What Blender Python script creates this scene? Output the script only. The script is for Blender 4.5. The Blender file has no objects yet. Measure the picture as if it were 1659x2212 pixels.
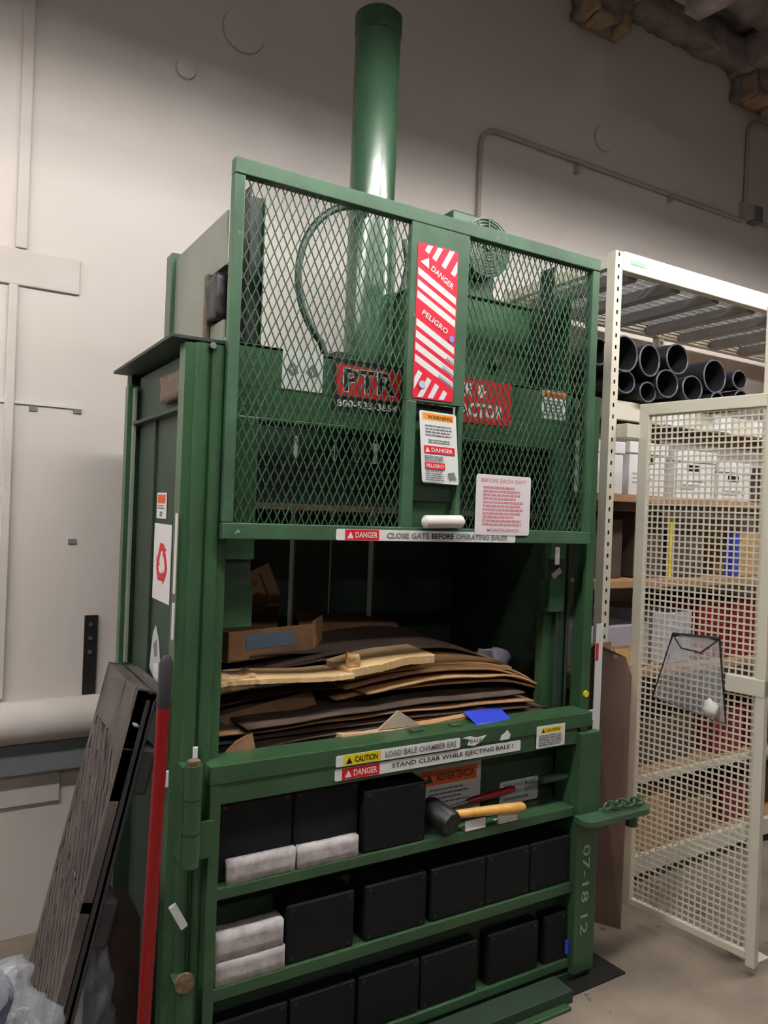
import bpy, bmesh, math, random
from mathutils import Vector, Matrix, noise
random.seed(7)
S = bpy.context.scene
C = S.collection
PI = math.pi
def rad(a): return math.radians(a)

# ------------------------------------------------------------------ camera
cam = bpy.data.cameras.new('camera'); co = bpy.data.objects.new('camera', cam); C.objects.link(co)
yaw, pitch, roll = rad(30.9), rad(-.13), rad(2.2)
f = Vector((math.sin(yaw)*math.cos(pitch), math.cos(yaw)*math.cos(pitch), math.sin(pitch)))
r0 = Vector((math.cos(yaw), -math.sin(yaw), 0)); u0 = r0.cross(f)
r = r0*math.cos(roll)+u0*math.sin(roll); u = u0*math.cos(roll)-r0*math.sin(roll)
m = Matrix((r, u, -f)).transposed().to_4x4(); m.translation = (0, 0, 1.7)
co.matrix_world = m
cam.sensor_fit = 'HORIZONTAL'; cam.sensor_width = 36; cam.lens = 36*1635/1659; cam.clip_start = .02
S.camera = co

# ------------------------------------------------------------------ world, exposure, room lamps
w = bpy.data.worlds.new('world'); S.world = w; w.use_nodes = True
w.node_tree.nodes['Background'].inputs[0].default_value = (.9, .92, 1, 1)
w.node_tree.nodes['Background'].inputs[1].default_value = .05
S.view_settings.view_transform = 'Standard'; S.view_settings.look = 'None'
S.view_settings.exposure = 0; S.view_settings.gamma = 1
TUBE = 70.0          # emission of the fluorescent tubes
LAMPS = [(x_, 1.3, 3.45) for x_ in (-2.9, -1.6, -.3, 1.0, 2.3, 3.6, 4.9)]+[(-1.9, 2.35, 3.42)]+[(x_, -3.6, 4.5) for x_ in (-1.2, 1.4, 4.0)]  # left lamp added to light the slots, rear row added for the upper wall

# ------------------------------------------------------------------ materials
def s2l(c): return tuple(((x/255)/12.92 if x/255 <= .04045 else ((x/255+.055)/1.055)**2.4) for x in c)+(1,)
MATS = {}
def mat(name, col, rough=.5, metal=0, var=0, vscale=8, col2=None, bump=0, bscale=60, emit=None, spec=.5, trans=0, alpha=1, wear=None, wscale=14, wth=.64, detail=5):
    if name in MATS: return MATS[name]
    m = bpy.data.materials.new(name); m.use_nodes = True; nt = m.node_tree; N = nt.nodes; L = nt.links
    b = N['Principled BSDF']
    b.inputs['Base Color'].default_value = s2l(col)
    b.inputs['Roughness'].default_value = rough; b.inputs['Metallic'].default_value = metal
    b.inputs['Specular IOR Level'].default_value = spec
    b.inputs['Transmission Weight'].default_value = trans; b.inputs['Alpha'].default_value = alpha
    tc = N.new('ShaderNodeTexCoord')
    if var or col2:
        n = N.new('ShaderNodeTexNoise'); n.inputs['Scale'].default_value = vscale; n.inputs['Detail'].default_value = detail
        L.new(tc.outputs['Object'], n.inputs['Vector'])
        mr = N.new('ShaderNodeMapRange'); mr.inputs[1].default_value = .32; mr.inputs[2].default_value = .68
        L.new(n.outputs['Fac'], mr.inputs[0])
        mx = N.new('ShaderNodeMix'); mx.data_type = 'RGBA'
        c2 = col2 if col2 else tuple(max(0, x*(1-var)) for x in col)
        mx.inputs[6].default_value = s2l(col); mx.inputs[7].default_value = s2l(c2)
        L.new(mr.outputs[0], mx.inputs[0]); out = mx.outputs[2]
        if wear:
            n2 = N.new('ShaderNodeTexNoise'); n2.inputs['Scale'].default_value = wscale; n2.inputs['Detail'].default_value = 8; n2.inputs['Roughness'].default_value = .7
            L.new(tc.outputs['Object'], n2.inputs['Vector'])
            m2 = N.new('ShaderNodeMapRange'); m2.inputs[1].default_value = wth; m2.inputs[2].default_value = wth+.03; L.new(n2.outputs['Fac'], m2.inputs[0])
            x2 = N.new('ShaderNodeMix'); x2.data_type = 'RGBA'; x2.inputs[7].default_value = s2l(wear)
            L.new(out, x2.inputs[6]); L.new(m2.outputs[0], x2.inputs[0]); out = x2.outputs[2]
        L.new(out, b.inputs['Base Color'])
    if bump:
        n = N.new('ShaderNodeTexNoise'); n.inputs['Scale'].default_value = bscale; n.inputs['Detail'].default_value = 6
        L.new(tc.outputs['Object'], n.inputs['Vector'])
        bp = N.new('ShaderNodeBump'); bp.inputs['Strength'].default_value = bump; bp.inputs['Distance'].default_value = .01
        L.new(n.outputs['Fac'], bp.inputs['Height']); L.new(bp.outputs[0], b.inputs['Normal'])
    if emit:
        b.inputs['Emission Color'].default_value = (1, .97, .93, 1); b.inputs['Emission Strength'].default_value = emit
    MATS[name] = m; return m
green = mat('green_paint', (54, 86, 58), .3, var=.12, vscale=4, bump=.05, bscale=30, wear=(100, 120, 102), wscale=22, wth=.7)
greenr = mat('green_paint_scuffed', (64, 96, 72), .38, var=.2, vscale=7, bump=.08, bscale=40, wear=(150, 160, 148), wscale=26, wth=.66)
greend = mat('green_paint_shaded', (34, 58, 42), .6, var=.3, vscale=5, col2=(34, 48, 36))  # darker copy of the green: shade of chamber and recesses put into the colour
greeng = mat('grey_green_sheet', (138, 142, 130), .45, col2=(120, 128, 116), vscale=3, bump=.03)
rustg = mat('rusty_edge', (92, 88, 72), .6, col2=(90, 62, 44), vscale=20)
wallm = mat('painted_wall', (220, 212, 208), .85, col2=(216, 207, 201), vscale=1.5, bump=.06, bscale=90)
walltrim = mat('painted_wall_trim', (214, 206, 202), .7, col2=(206, 198, 190), vscale=6)
floorm = mat('concrete_floor', (142, 130, 116), .6, col2=(98, 88, 78), vscale=3.2, bump=.12, bscale=40, wear=(66, 60, 56), wscale=7, wth=.63, detail=8)
fuzz = mat('fireproofing', (168, 156, 152), .95, col2=(134, 124, 122), vscale=9, bump=1, bscale=45)
foam = mat('tan_foam', (180, 150, 116), .9, col2=(150, 130, 110), vscale=14, bump=.6)
white = mat('white_vinyl', (232, 232, 232), .45)
whited = mat('white_plastic', (226, 224, 220), .5, var=.06)
red = mat('red_ink', (214, 24, 56), .45); redd = mat('red_sign', (205, 22, 36), .45)
pinkr = mat('faded_red_ink', (212, 140, 150), .5)
black = mat('black_ink', (20, 20, 20), .5); grey = mat('grey_ink', (110, 112, 116), .5); lgrey = mat('pale_grey_ink', (196, 196, 200), .5)
orange = mat('orange_ink', (214, 88, 30), .5); amber = mat('amber_ink', (232, 150, 40), .5); yellow = mat('yellow_ink', (232, 208, 30), .5)
blue = mat('blue_film', (52, 70, 200), .35); blueg = mat('blue_grey_label', (92, 112, 138), .6); bluel = mat('pale_blue', (120, 140, 210), .5)
blackp = mat('black_box_plastic', (19, 19, 22), .6, spec=.22, var=.1, vscale=20, bump=.1, bscale=200)
blackd = mat('black_rubber', (28, 28, 30), .45, var=.2)
hosem = mat('dark_hose', (36, 52, 46), .4)
steel = mat('steel', (170, 170, 168), .35, metal=.9); rust = mat('rusty_bolt', (140, 128, 100), .6, metal=.4, col2=(90, 60, 40), vscale=40)
cream = mat('cream_rack', (226, 220, 204), .4, var=.04, vscale=3)
galv = mat('galvanised_deck', (176, 174, 174), .5, metal=.1, var=.12, vscale=9)
pallm = mat('pallet_plastic', (92, 84, 80), .5, col2=(66, 60, 60), vscale=6, bump=.2, bscale=80)
redp = mat('red_handle', (116, 10, 16), .35); gripb = mat('black_grip', (34, 34, 38), .5)
wood = mat('mallet_wood', (238, 190, 104), .4, col2=(206, 150, 70), vscale=18)
cbA = mat('cardboard_tan', (190, 150, 104), .85, col2=(168, 128, 86), vscale=7, bump=.15, bscale=120)
cbB = mat('cardboard_brown', (150, 112, 80), .88, col2=(124, 92, 66), vscale=6, bump=.15, bscale=120)
cbC = mat('cardboard_dark_shaded', (82, 64, 54), .9, col2=(60, 48, 42), vscale=6, bump=.15)  # darkened brown: shade deep in heap and rack put into the colour
cbD = mat('cardboard_cream', (222, 190, 144), .85, col2=(204, 166, 116), vscale=8, bump=.15)
cbG = mat('cardboard_grey', (160, 146, 130), .85, col2=(142, 128, 112), vscale=8)
bark = mat('torn_tape', (214, 190, 150), .8, col2=(160, 108, 54), vscale=16, bump=.5)
blockm = mat('white_block', (208, 202, 202), .8, col2=(166, 160, 162), vscale=26, bump=.2)
banker = mat('white_carton', (232, 230, 232), .7, var=.04)
plank = mat('plywood', (172, 134, 98), .7, col2=(150, 114, 82), vscale=4)
tubem = mat('black_tube', (34, 35, 40), .35); tubee = mat('tube_rim', (84, 86, 94), .4)
redbin = mat('red_bin', (120, 22, 28), .45); lav = mat('lavender_carton', (180, 176, 190), .7)
bagm = mat('clear_bag', (206, 212, 224), .08, alpha=.3, bump=1, bscale=14, spec=1)
netm = mat('grey_net', (214, 214, 222), .5, alpha=.33)
condm = mat('painted_conduit', (176, 166, 160), .5); greyp = mat('grey_wall_band', (118, 124, 128), .7, col2=(104, 110, 114), vscale=3)
lampm = mat('fluorescent_tube', (255, 255, 255), .5, emit=TUBE); fixm = mat('fixture_white', (225, 225, 222), .5)
inkg = mat('chalk', (150, 176, 156), .8)
bluebin = mat('dark_bin', (30, 32, 48), .5)

# ------------------------------------------------------------------ mesh helpers
class MB:
    def __init__(s): s.v = []; s.f = []; s.mi = []; s.ms = []
    def _m(s, m):
        if m not in s.ms: s.ms.append(m)
        return s.ms.index(m)
    def add(s, vs, fs, m):
        o = len(s.v); s.v += [tuple(v) for v in vs]; i = s._m(m)
        for q in fs: s.f.append([o+k for k in q]); s.mi.append(i)
        return s
    def box(s, x0, x1, y0, y1, z0, z1, m, M=None):
        vs = [Vector((x, y, z)) for z in (z0, z1) for y in (y0, y1) for x in (x0, x1)]
        if M is not None: vs = [M @ v for v in vs]
        return s.add(vs, [(0, 2, 3, 1), (4, 5, 7, 6), (0, 1, 5, 4), (2, 6, 7, 3), (0, 4, 6, 2), (1, 3, 7, 5)], m)
    def bar(s, a, b, w, h, m, up=(0, 0, 1)):       # rectangular bar from a to b
        a, b = Vector(a), Vector(b); d = (b-a).normalized(); up = Vector(up)
        if abs(d.dot(up)) > .98: up = Vector((0, 1, 0))
        sx = d.cross(up).normalized(); sz = sx.cross(d).normalized()
        vs = [p+sx*i*w/2+sz*j*h/2 for p in (a, b) for i, j in ((-1, -1), (1, -1), (1, 1), (-1, 1))]
        return s.add(vs, [(0, 1, 2, 3), (7, 6, 5, 4), (0, 4, 5, 1), (1, 5, 6, 2), (2, 6, 7, 3), (3, 7, 4, 0)], m)
    def tube(s, pts, rr, m, n=12, cap=True):
        pts = [Vector(p) for p in pts]; R = rr if isinstance(rr, (list, tuple)) else [rr]*len(pts)
        rings = []; pn = None
        for i, p in enumerate(pts):
            d = (pts[min(i+1, len(pts)-1)]-pts[max(i-1, 0)]).normalized()
            if pn is None:
                pn = d.orthogonal().normalized()
            pn = (pn-d*pn.dot(d)).normalized(); q = d.cross(pn)
            rings.append([p+(pn*math.cos(2*PI*k/n)+q*math.sin(2*PI*k/n))*R[i] for k in range(n)])
        vs = [v for rg in rings for v in rg]; fs = []
        for i in range(len(pts)-1):
            for k in range(n):
                a = i*n+k; b = i*n+(k+1) % n; fs.append((a, b, b+n, a+n))
        if cap: fs.append(tuple(range(n-1, -1, -1))); fs.append(tuple(range((len(pts)-1)*n, len(pts)*n)))
        return s.add(vs, fs, m)
    def prism(s, pts, z0, z1, m, M=None):          # polygon in xy extruded in z
        n = len(pts); vs = [Vector((x, y, z)) for z in (z0, z1) for x, y in pts]
        if M is not None: vs = [M @ v for v in vs]
        fs = [tuple(range(n-1, -1, -1)), tuple(range(n, 2*n))]+[(i, (i+1) % n, n+(i+1) % n, n+i) for i in range(n)]
        return s.add(vs, fs, m)
    def build(s, name, parent=None, bevel=0, smooth=False, seg=2):
        me = bpy.data.meshes.new(name); me.from_pydata(s.v, [], s.f)
        for m in s.ms: me.materials.append(m)
        for p, i in zip(me.polygons, s.mi): p.material_index = i
        me.update()
        bm = bmesh.new(); bm.from_mesh(me); bmesh.ops.recalc_face_normals(bm, faces=bm.faces); bm.to_mesh(me); bm.free()
        if smooth:
            for p in me.polygons: p.use_smooth = True
            me.set_sharp_from_angle(angle=rad(40))
        o = bpy.data.objects.new(name, me); C.objects.link(o)
        if parent: o.parent = parent; o.matrix_parent_inverse = Matrix.Translation(-parent_world(parent))
        if bevel:
            b = o.modifiers.new('bevel', 'BEVEL'); b.width = bevel; b.segments = seg; b.limit_method = 'ANGLE'
        return o
def parent_world(p): return Vector((0, 0, 0)) if p.parent else Vector(p.location)
def BX(name, x0, x1, y0, y1, z0, z1, m, parent=None, bevel=.003):
    return MB().box(x0, x1, y0, y1, z0, z1, m).build(name, parent, bevel)
def thing(name, label, cat, loc=(0, 0, 0), group=None):
    o = bpy.data.objects.new(name, None); C.objects.link(o); o.location = loc; o.empty_display_size = .05
    o['label'] = label; o['category'] = cat
    if group: o['group'] = group
    return o
def tag(o, label, cat, group=None):
    o['label'] = label; o['category'] = cat
    if group: o['group'] = group
    return o
def struct(o): o['kind'] = 'structure'; return o
def part_label(o, l): o['label'] = l; return o

def text_mesh(s, h, width=None, bold=0):
    cu = bpy.data.curves.new('t', 'FONT'); cu.body = s; cu.size = 1; cu.align_x = 'LEFT'; cu.resolution_u = 2; cu.offset = bold
    o = bpy.data.objects.new('t', cu); C.objects.link(o)
    dg = bpy.context.evaluated_depsgraph_get(); me = bpy.data.meshes.new_from_object(o.evaluated_get(dg))
    vs = [v.co.copy() for v in me.vertices]; fs = [tuple(p.vertices) for p in me.polygons]
    bpy.data.objects.remove(o); bpy.data.curves.remove(cu); bpy.data.meshes.remove(me)
    if not vs: return [], []
    x0 = min(v.x for v in vs); x1 = max(v.x for v in vs); y0 = min(v.y for v in vs); y1 = max(v.y for v in vs)
    sy = h/(y1-y0); sx = width/(x1-x0) if width else sy
    return [((v.x-x0)*sx, (v.y-y0)*sy) for v in vs], fs
class Sign:
    """flat printed plate: u, v in metres from its lower left corner"""
    def __init__(s, org, ud=(1, 0, 0), vd=(0, 0, 1), th=.0015):
        s.o = Vector(org); s.u = Vector(ud).normalized(); s.v = Vector(vd).normalized(); s.n = s.u.cross(s.v); s.mb = MB(); s.k = 0; s.th = th
    def P(s, x, y, h): return s.o+s.u*x+s.v*y+s.n*h
    def plate(s, w, h, m, rd=.0, x=0, y=0):
        pts = []
        if rd:
            for cx, cy, a0 in ((w-rd, rd, -90), (w-rd, h-rd, 0), (rd, h-rd, 90), (rd, rd, 180)):
                for k in range(5):
                    a = rad(a0+22.5*k); pts.append((x+cx+rd*math.cos(a), y+cy+rd*math.sin(a)))
        else: pts = [(x, y), (x+w, y), (x+w, y+h), (x, y+h)]
        return s.poly(pts, m)
    def poly(s, pts, m, lift=True):
        if lift: s.k += 1
        n = len(pts); b = 0 if s.k == 1 else s.th+(s.k-2)*.0003; t = s.th+(s.k-1)*.0003
        vs = [s.P(x, y, b) for x, y in pts]+[s.P(x, y, t) for x, y in pts]
        fs = [tuple(range(n-1, -1, -1)), tuple(range(n, 2*n))]+[(i, (i+1) % n, n+(i+1) % n, n+i) for i in range(n)]
        s.mb.add(vs, fs, m); return s
    def rect(s, x0, y0, x1, y1, m): return s.poly([(x0, y0), (x1, y0), (x1, y1), (x0, y1)], m)
    def text(s, t, x, y, h, m, width=None, bold=.02, rot=0):
        s.k += 1
        p, fs = text_mesh(t, h, width, bold); c, q = math.cos(rad(rot)), math.sin(rad(rot)); hh = s.th+(s.k-1)*.0003
        s.mb.add([s.P(x+a*c-b*q, y+a*q+b*c, hh) for a, b in p], fs, m); return s
    def tri(s, x, y, h, m, m2=None):
        s.poly([(x, y), (x+h*1.1, y), (x+h*.55, y+h)], m)
        if m2: s.rect(x+h*.5, y+h*.15, x+h*.6, y+h*.25, m2); s.rect(x+h*.5, y+h*.33, x+h*.6, y+h*.7, m2)
        return s
    def lines(s, x0, x1, y0, y1, n, m, fill=.5, rag=.25, words=False):
        st = (y1-y0)/n
        s.k += 1
        for i in range(n):
            yy = y1-st*(i+1)+st*(1-fill)/2; e = x1-(x1-x0)*rag*random.random(); x = x0
            while x < e-.002:
                wl = min(random.uniform(.008, .022), e-x); s.poly([(x, yy), (x+wl, yy), (x+wl, yy+st*fill), (x, yy+st*fill)], m, lift=False); x += wl+.003
        return s
    def build(s, name, parent=None): return s.mb.build(name, parent)

# ================================================================== THE ROOM
WY = 3.2
struct(BX('floor', -4, 9, -7, WY+.2, -.1, 0, floorm, bevel=0))
struct(BX('ceiling', -4, 9, -7, WY+.2, 4.92, 5.0, fuzz, bevel=0))
struct(BX('wall_back', -4, 9, WY, WY+.15, 0, 4.95, wallm, bevel=0))
farw = mat('far_wall', (84, 80, 76), .85)
struct(BX('wall_left', -4.15, -4, -7, WY+.15, 0, 4.95, farw, bevel=0))
struct(BX('wall_right', 9, 9.15, -7, WY+.15, 0, 4.95, farw, bevel=0))
struct(BX('wall_front', -4, 9, -7.15, -7, 0, 4.95, farw, bevel=0))

def rough_box(name, x0, x1, y0, y1, z0, z1, m, amp=.02, res=.05, parent=None, M=None, seed=0):
    bm = bmesh.new(); bmesh.ops.create_cube(bm, size=1)
    for v in bm.verts: v.co = Vector((x0+(v.co.x+.5)*(x1-x0), y0+(v.co.y+.5)*(y1-y0), z0+(v.co.z+.5)*(z1-z0)))
    for ax, ln in enumerate((x1-x0, y1-y0, z1-z0)):
        n = int(ln/res)
        if n < 1: continue
        for k in range(1, n):
            co_ = [0, 0, 0]; no = [0, 0, 0]; co_[ax] = (x0, y0, z0)[ax]+ln*k/n; no[ax] = 1
            bmesh.ops.bisect_plane(bm, geom=bm.verts[:]+bm.edges[:]+bm.faces[:], plane_co=co_, plane_no=no)
    for v in bm.verts:
        q = v.co*13+Vector((seed*7.3, 1, 3)); v.co += noise.noise_vector(q)*amp+noise.noise_vector(q*3)*amp*.4
        if M is not None: v.co = M @ v.co
    me = bpy.data.meshes.new(name); bm.to_mesh(me); bm.free(); me.materials.append(m)
    for p in me.polygons: p.use_smooth = True
    o = bpy.data.objects.new(name, me); C.objects.link(o)
    if parent: o.parent = parent; o.matrix_parent_inverse = Matrix.Translation(-parent_world(parent))
    return o
# steel ledger against the wall, deck flutes and joists, all under sprayed fireproofing
struct(rough_box('trim_1', 2.6, 8.9, 3.06, 3.2, 4.68, 4.84, fuzz, .022))
struct(rough_box('trim_2', 2.6, 8.9, 2.78, 2.98, 4.84, 4.93, fuzz, .018))
struct(rough_box('trim_3', 2.6, 8.9, 2.42, 2.62, 4.86, 4.93, fuzz, .018))
struct(rough_box('trim_4', 2.6, 8.9, 2.02, 2.2, 4.86, 4.93, fuzz, .018))
for i, (jx, lb) in enumerate(((3.17, 'roof joist end with tan foam on its seat, nearest the green cylinder'), (4.62, 'roof joist end above the wall junction box'), (6.1, 'roof joist end furthest from the cylinder, beyond the junction box'))):
    j = thing('roof_joist', lb+', grey fireproofed', 'joist', (jx, 3.1, 4.5), 'fireproofed roof joists')
    rough_box('joist_seat', jx-.15, jx+.15, 3.02, 3.2, 4.5, 4.72, fuzz, .03, .04, j, seed=i)
    rough_box('bracket', jx-.2, jx+.2, 2.9, 3.2, 4.64, 4.88, fuzz, .04, .05, j, seed=i+3)
    rough_box('top_chord', jx-.06, jx+.06, -6.8, 3.05, 4.78, 4.92, fuzz, .02, .14, j, seed=i+5)
    rough_box('bottom_chord', jx-.05, jx+.05, -6.8, 2.5, 4.2, 4.3, fuzz, .02, .14, j, seed=i+6)
    for k in range(9):
        yA = 3.0-k*1.1; yB = yA-.55
        mb = MB(); mb.tube([(jx, yA, 4.78), (jx, yB, 4.25)], .035, fuzz); mb.tube([(jx, yB, 4.25), (jx, yB-.55, 4.78)], .035, fuzz); mb.build('web_rod', j, smooth=True)
    for (a, b, z0, z1) in ((-.16, -.13, 4.47, 4.62), (-.12, .0, 4.45, 4.5), (.08, .13, 4.44, 4.54)):
        part_label(rough_box('foam_patch', jx+a, jx+b, 3.0, 3.12, z0, z1, foam, .018, .03, j, seed=i+a), 'tan foam')

# wall details at left
def wallbox(name, x0, x1, z0, z1, d, m, lb=None, cat=None, st=False):
    o = BX(name, x0, x1, WY-d, WY+.0, z0, z1, m, bevel=.004)
    if st: struct(o)
    return o
struct(wallbox('trim_5', .243, .283, 2.64, 4.95, .018, walltrim)); struct(wallbox('trim_6', .225, .258, .93, 2.5, .018, walltrim))
tag(wallbox('wall_cover_plate', .02, .475, 2.5, 2.637, .014, walltrim), 'long painted cover plate on the wall crossing the vertical raceway at upper left', 'cover plate')
tag(wallbox('wall_cover_plate', .02, .47, .51, .64, .014, walltrim), 'painted cover plate on the wall below the dark grey band at lower left', 'cover plate')
o = MB().tube([(-4, WY-.05, .845), (.9, WY-.05, .845)], .08, walltrim, 24).build('trim_7', smooth=True); struct(o)
struct(BX('trim_8', -4, 1.2, WY-.06, WY, .645, .8, greyp, bevel=.003))
struct(BX('trim_9', .23, .24, WY-.006, WY, 0, .5, greyp, bevel=0))
t = thing('wall_bracket', 'tall narrow black metal strip with three bolts on the left wall above the white rail', 'bracket', (.56, WY, .92))
BX('plate', .54, .59, WY-.014, WY, .92, 1.235, blackd, t, .001)
for z in (1.2, 1.145, 1.09): part_label(MB().tube([(.562, WY-.022, z), (.562, WY-.012, z)], .008, steel).build('bolt', t), 'shiny bolt head')
for x, z, lb in ((.483, 1.53, 'lowest of the three small grey tags on the left wall, above the black strip'), (.484, 2.045, 'small grey tag on the left wall at the end of the white strip'), (.325, 2.04, 'small grey tag on the left wall nearest the left edge of the photo')):
    tag(BX('wall_tag', x-.015, x+.015, WY-.006, WY, z-.01, z+.01, grey, bevel=.001), lb, 'tag', 'grey wall tags')
tag(BX('wall_strip', -.2, .5, WY-.008, WY, 2.052, 2.064, whited, bevel=.001), 'thin white horizontal strip along the left wall above the small tags', 'strip')
s = Sign((-.05, WY-.003, 1.285)); s.plate(.29, .19, white, .01); s.poly([(.2+.075*math.cos(a*PI/12), .095+.075*math.sin(a*PI/12)) for a in range(24)], redd)
tag(s.build('wall_sign'), 'white wall sign with a red disc cut by the left edge of the photo', 'sign')
for x, z, rr, lb in ((1.105, 3.765, .092, 'round painted disc high on the wall left of the green cylinder'), (3.32, 3.93, .075, 'faint painted disc on the wall below the long conduit run'), (.86, 3.52, .04, 'small faint disc on the wall between the raceway and the large disc')):
    o = tag(MB().tube([(x, WY-.016, z), (x, WY, z)], rr, wallm, 36).build('wall_disc', bevel=.001), lb, 'disc')
    MB().tube([(x+(rr+.001)*math.cos(k*PI/24), WY-.003, z+(rr+.001)*math.sin(k*PI/24)) for k in range(49)], .003, condm, 6, cap=False).build('caulk_ring', o, smooth=True)

# conduit
def arc(cx, cz, rr, a0, a1, n=8, y=0): return [(cx+rr*math.cos(rad(a0+(a1-a0)*k/n)), y, cz+rr*math.sin(rad(a0+(a1-a0)*k/n))) for k in range(n+1)]
yc = WY-.018
t = thing('wall_conduit', 'thin painted conduit rising behind the motor and bending right along the wall', 'conduit', (2.4, yc, 3.0))
MB().tube([(2.41, yc, 2.85)]+arc(2.51, 3.63, .1, 180, 90, 8, yc)+[(4.63, yc, 3.745)], .0125, condm).build('pipe', t, smooth=True)
for x, z in ((3.1, 3.69), (3.9, 3.72)): BX('clip', x-.012, x+.012, yc-.016, WY, z-.03, z+.02, condm, t)
t = thing('wall_conduit', 'thin conduit dropping from the roof joist to the junction box at the right', 'conduit', (4.65, yc, 3.8))
MB().tube([(4.655, yc, 3.84)]+arc(4.765, 4.33, .11, 180, 90, 8, yc)+[(6.2, yc, 4.44)], .0125, condm).build('pipe', t, smooth=True)
t = thing('junction_box', 'small grey electrical junction box on the wall above the white rack', 'junction box', (4.66, WY, 3.78))
BX('box_body', 4.61, 4.7, WY-.06, WY, 3.76, 3.86, condm, t); part_label(BX('cover', 4.7, 4.78, WY-.07, WY, 3.745, 3.85, grey, t), 'darker grey cover')
t = thing('wall_conduit', 'thin conduit running right from the junction box', 'conduit', (4.8, yc, 3.76)); MB().tube([(4.78, yc, 3.77), (8.9, yc, 3.95)], .0125, condm).build('pipe', t)

# unseen ceiling lamps: near row follows the highlights, left and rear ones added as fill
for i, (x, y, z) in enumerate(LAMPS):
    t = thing('unseen_ceiling_light', 'hanging fluorescent strip light with white reflector, outside the photo', 'ceiling light', (x, y, z+.1), 'hanging strip lights')
    mb = MB(); mb.add([(x-.62, y-.16, z+.0), (x+.62, y-.16, z+.0), (x+.62, y-.05, z+.07), (x-.62, y-.05, z+.07), (x-.62, y+.05, z+.07), (x+.62, y+.05, z+.07), (x+.62, y+.16, z), (x-.62, y+.16, z)], [(0, 1, 2, 3), (3, 2, 5, 4), (4, 5, 6, 7)], fixm)
    o = mb.build('reflector', t); sm = o.modifiers.new('s', 'SOLIDIFY'); sm.thickness = .004
    for dy in (-.055, .055):
        MB().tube([(x-.59, y+dy, z+.004), (x+.59, y+dy, z+.004)], .016, lampm, 10).build('lamp_tube', t, smooth=True)
    for dx in (-.5, .5): MB().tube([(x+dx, y, z+.07), (x+dx, y, 4.92)], .004, steel, 6).build('hanger_rod', t)

# ================================================================== THE BALER
B = thing('cardboard_baler', 'tall green vertical cardboard baler with mesh gate, cylinder on top and shelf door', 'baler', (1.41, 2.5, 0))
def bp(name, *a, m=green, bevel=.003): return BX(name, *a, m, B, bevel)
# left column with two rounded ridges
pts = [(.584, 2.12), (.584, 2.065)]
pts += [(.6, 2.058)]
for cx in (.628, .672):
    for k in range(9): a = PI-PI*k/8; pts.append((cx+.02*math.cos(a), 2.056-.016*math.sin(a)))
pts += [(.706, 2.058), (.72, 2.066), (.72, 2.12)]
o = MB().prism(pts, .02, 2.14, green).build('column', B, smooth=True)
o = MB().box(.578, .586, 2.05, 2.135, .3, 2.12, rustg).build('column_edge', B, .002)
o.parent = B
pr = [(2.128, 2.056), (2.17, 2.056), (2.17, 2.14), (2.155, 2.14), (2.155, 2.07), (2.128, 2.07)]
MB().prism(pr, .02, 2.16, green).build('column', B)
bp('column_web', 2.06, 2.1, 2.13, 2.2, .05, 2.0, m=greend)
# left side panel, frame flanges, cap plate
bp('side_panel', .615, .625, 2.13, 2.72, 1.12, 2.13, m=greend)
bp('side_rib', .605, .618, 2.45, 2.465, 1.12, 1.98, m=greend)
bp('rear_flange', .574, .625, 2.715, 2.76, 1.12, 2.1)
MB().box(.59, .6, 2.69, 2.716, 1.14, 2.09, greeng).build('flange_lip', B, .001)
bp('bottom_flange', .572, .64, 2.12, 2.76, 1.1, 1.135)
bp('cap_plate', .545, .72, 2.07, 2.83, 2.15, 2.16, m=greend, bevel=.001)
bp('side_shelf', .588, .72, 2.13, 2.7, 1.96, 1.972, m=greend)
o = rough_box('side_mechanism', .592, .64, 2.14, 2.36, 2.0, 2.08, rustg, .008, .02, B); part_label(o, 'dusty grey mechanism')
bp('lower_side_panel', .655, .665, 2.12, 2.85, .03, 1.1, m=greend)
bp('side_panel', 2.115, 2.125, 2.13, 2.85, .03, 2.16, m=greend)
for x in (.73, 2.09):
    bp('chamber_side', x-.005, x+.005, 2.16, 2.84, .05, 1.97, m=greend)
# back panel with three slots
xs = [.72, 1.26, 1.286, 1.443, 1.458, 1.63, 1.664, 2.1]
mb = MB()
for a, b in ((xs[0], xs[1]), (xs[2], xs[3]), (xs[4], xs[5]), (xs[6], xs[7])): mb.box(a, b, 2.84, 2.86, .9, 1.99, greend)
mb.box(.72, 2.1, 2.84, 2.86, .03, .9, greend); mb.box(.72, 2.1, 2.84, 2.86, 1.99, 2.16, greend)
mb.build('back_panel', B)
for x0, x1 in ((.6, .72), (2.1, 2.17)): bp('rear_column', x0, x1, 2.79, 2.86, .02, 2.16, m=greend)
# base
bp('base_plate', .6, 2.17, 2.0, 2.88, .0, .03, m=greend); bp('base_skirt', .7, 2.08, 2.06, 2.08, .03, .3, m=greend)
bp('base_ledge', .7, 1.985, 1.9, 1.995, 0, .045, m=greend); bp('base_rail', .7, 1.95, 1.87, 1.9, 0, .012)
# header beam
bp('header_beam', .725, 2.11, 2.15, 2.17, 1.965, 2.182)
bp('header_flange', .725, 2.11, 2.15, 2.5, 2.17, 2.182, m=greenr); bp('header_flange', .725, 2.11, 2.15, 2.26, 1.955, 1.967)
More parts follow.
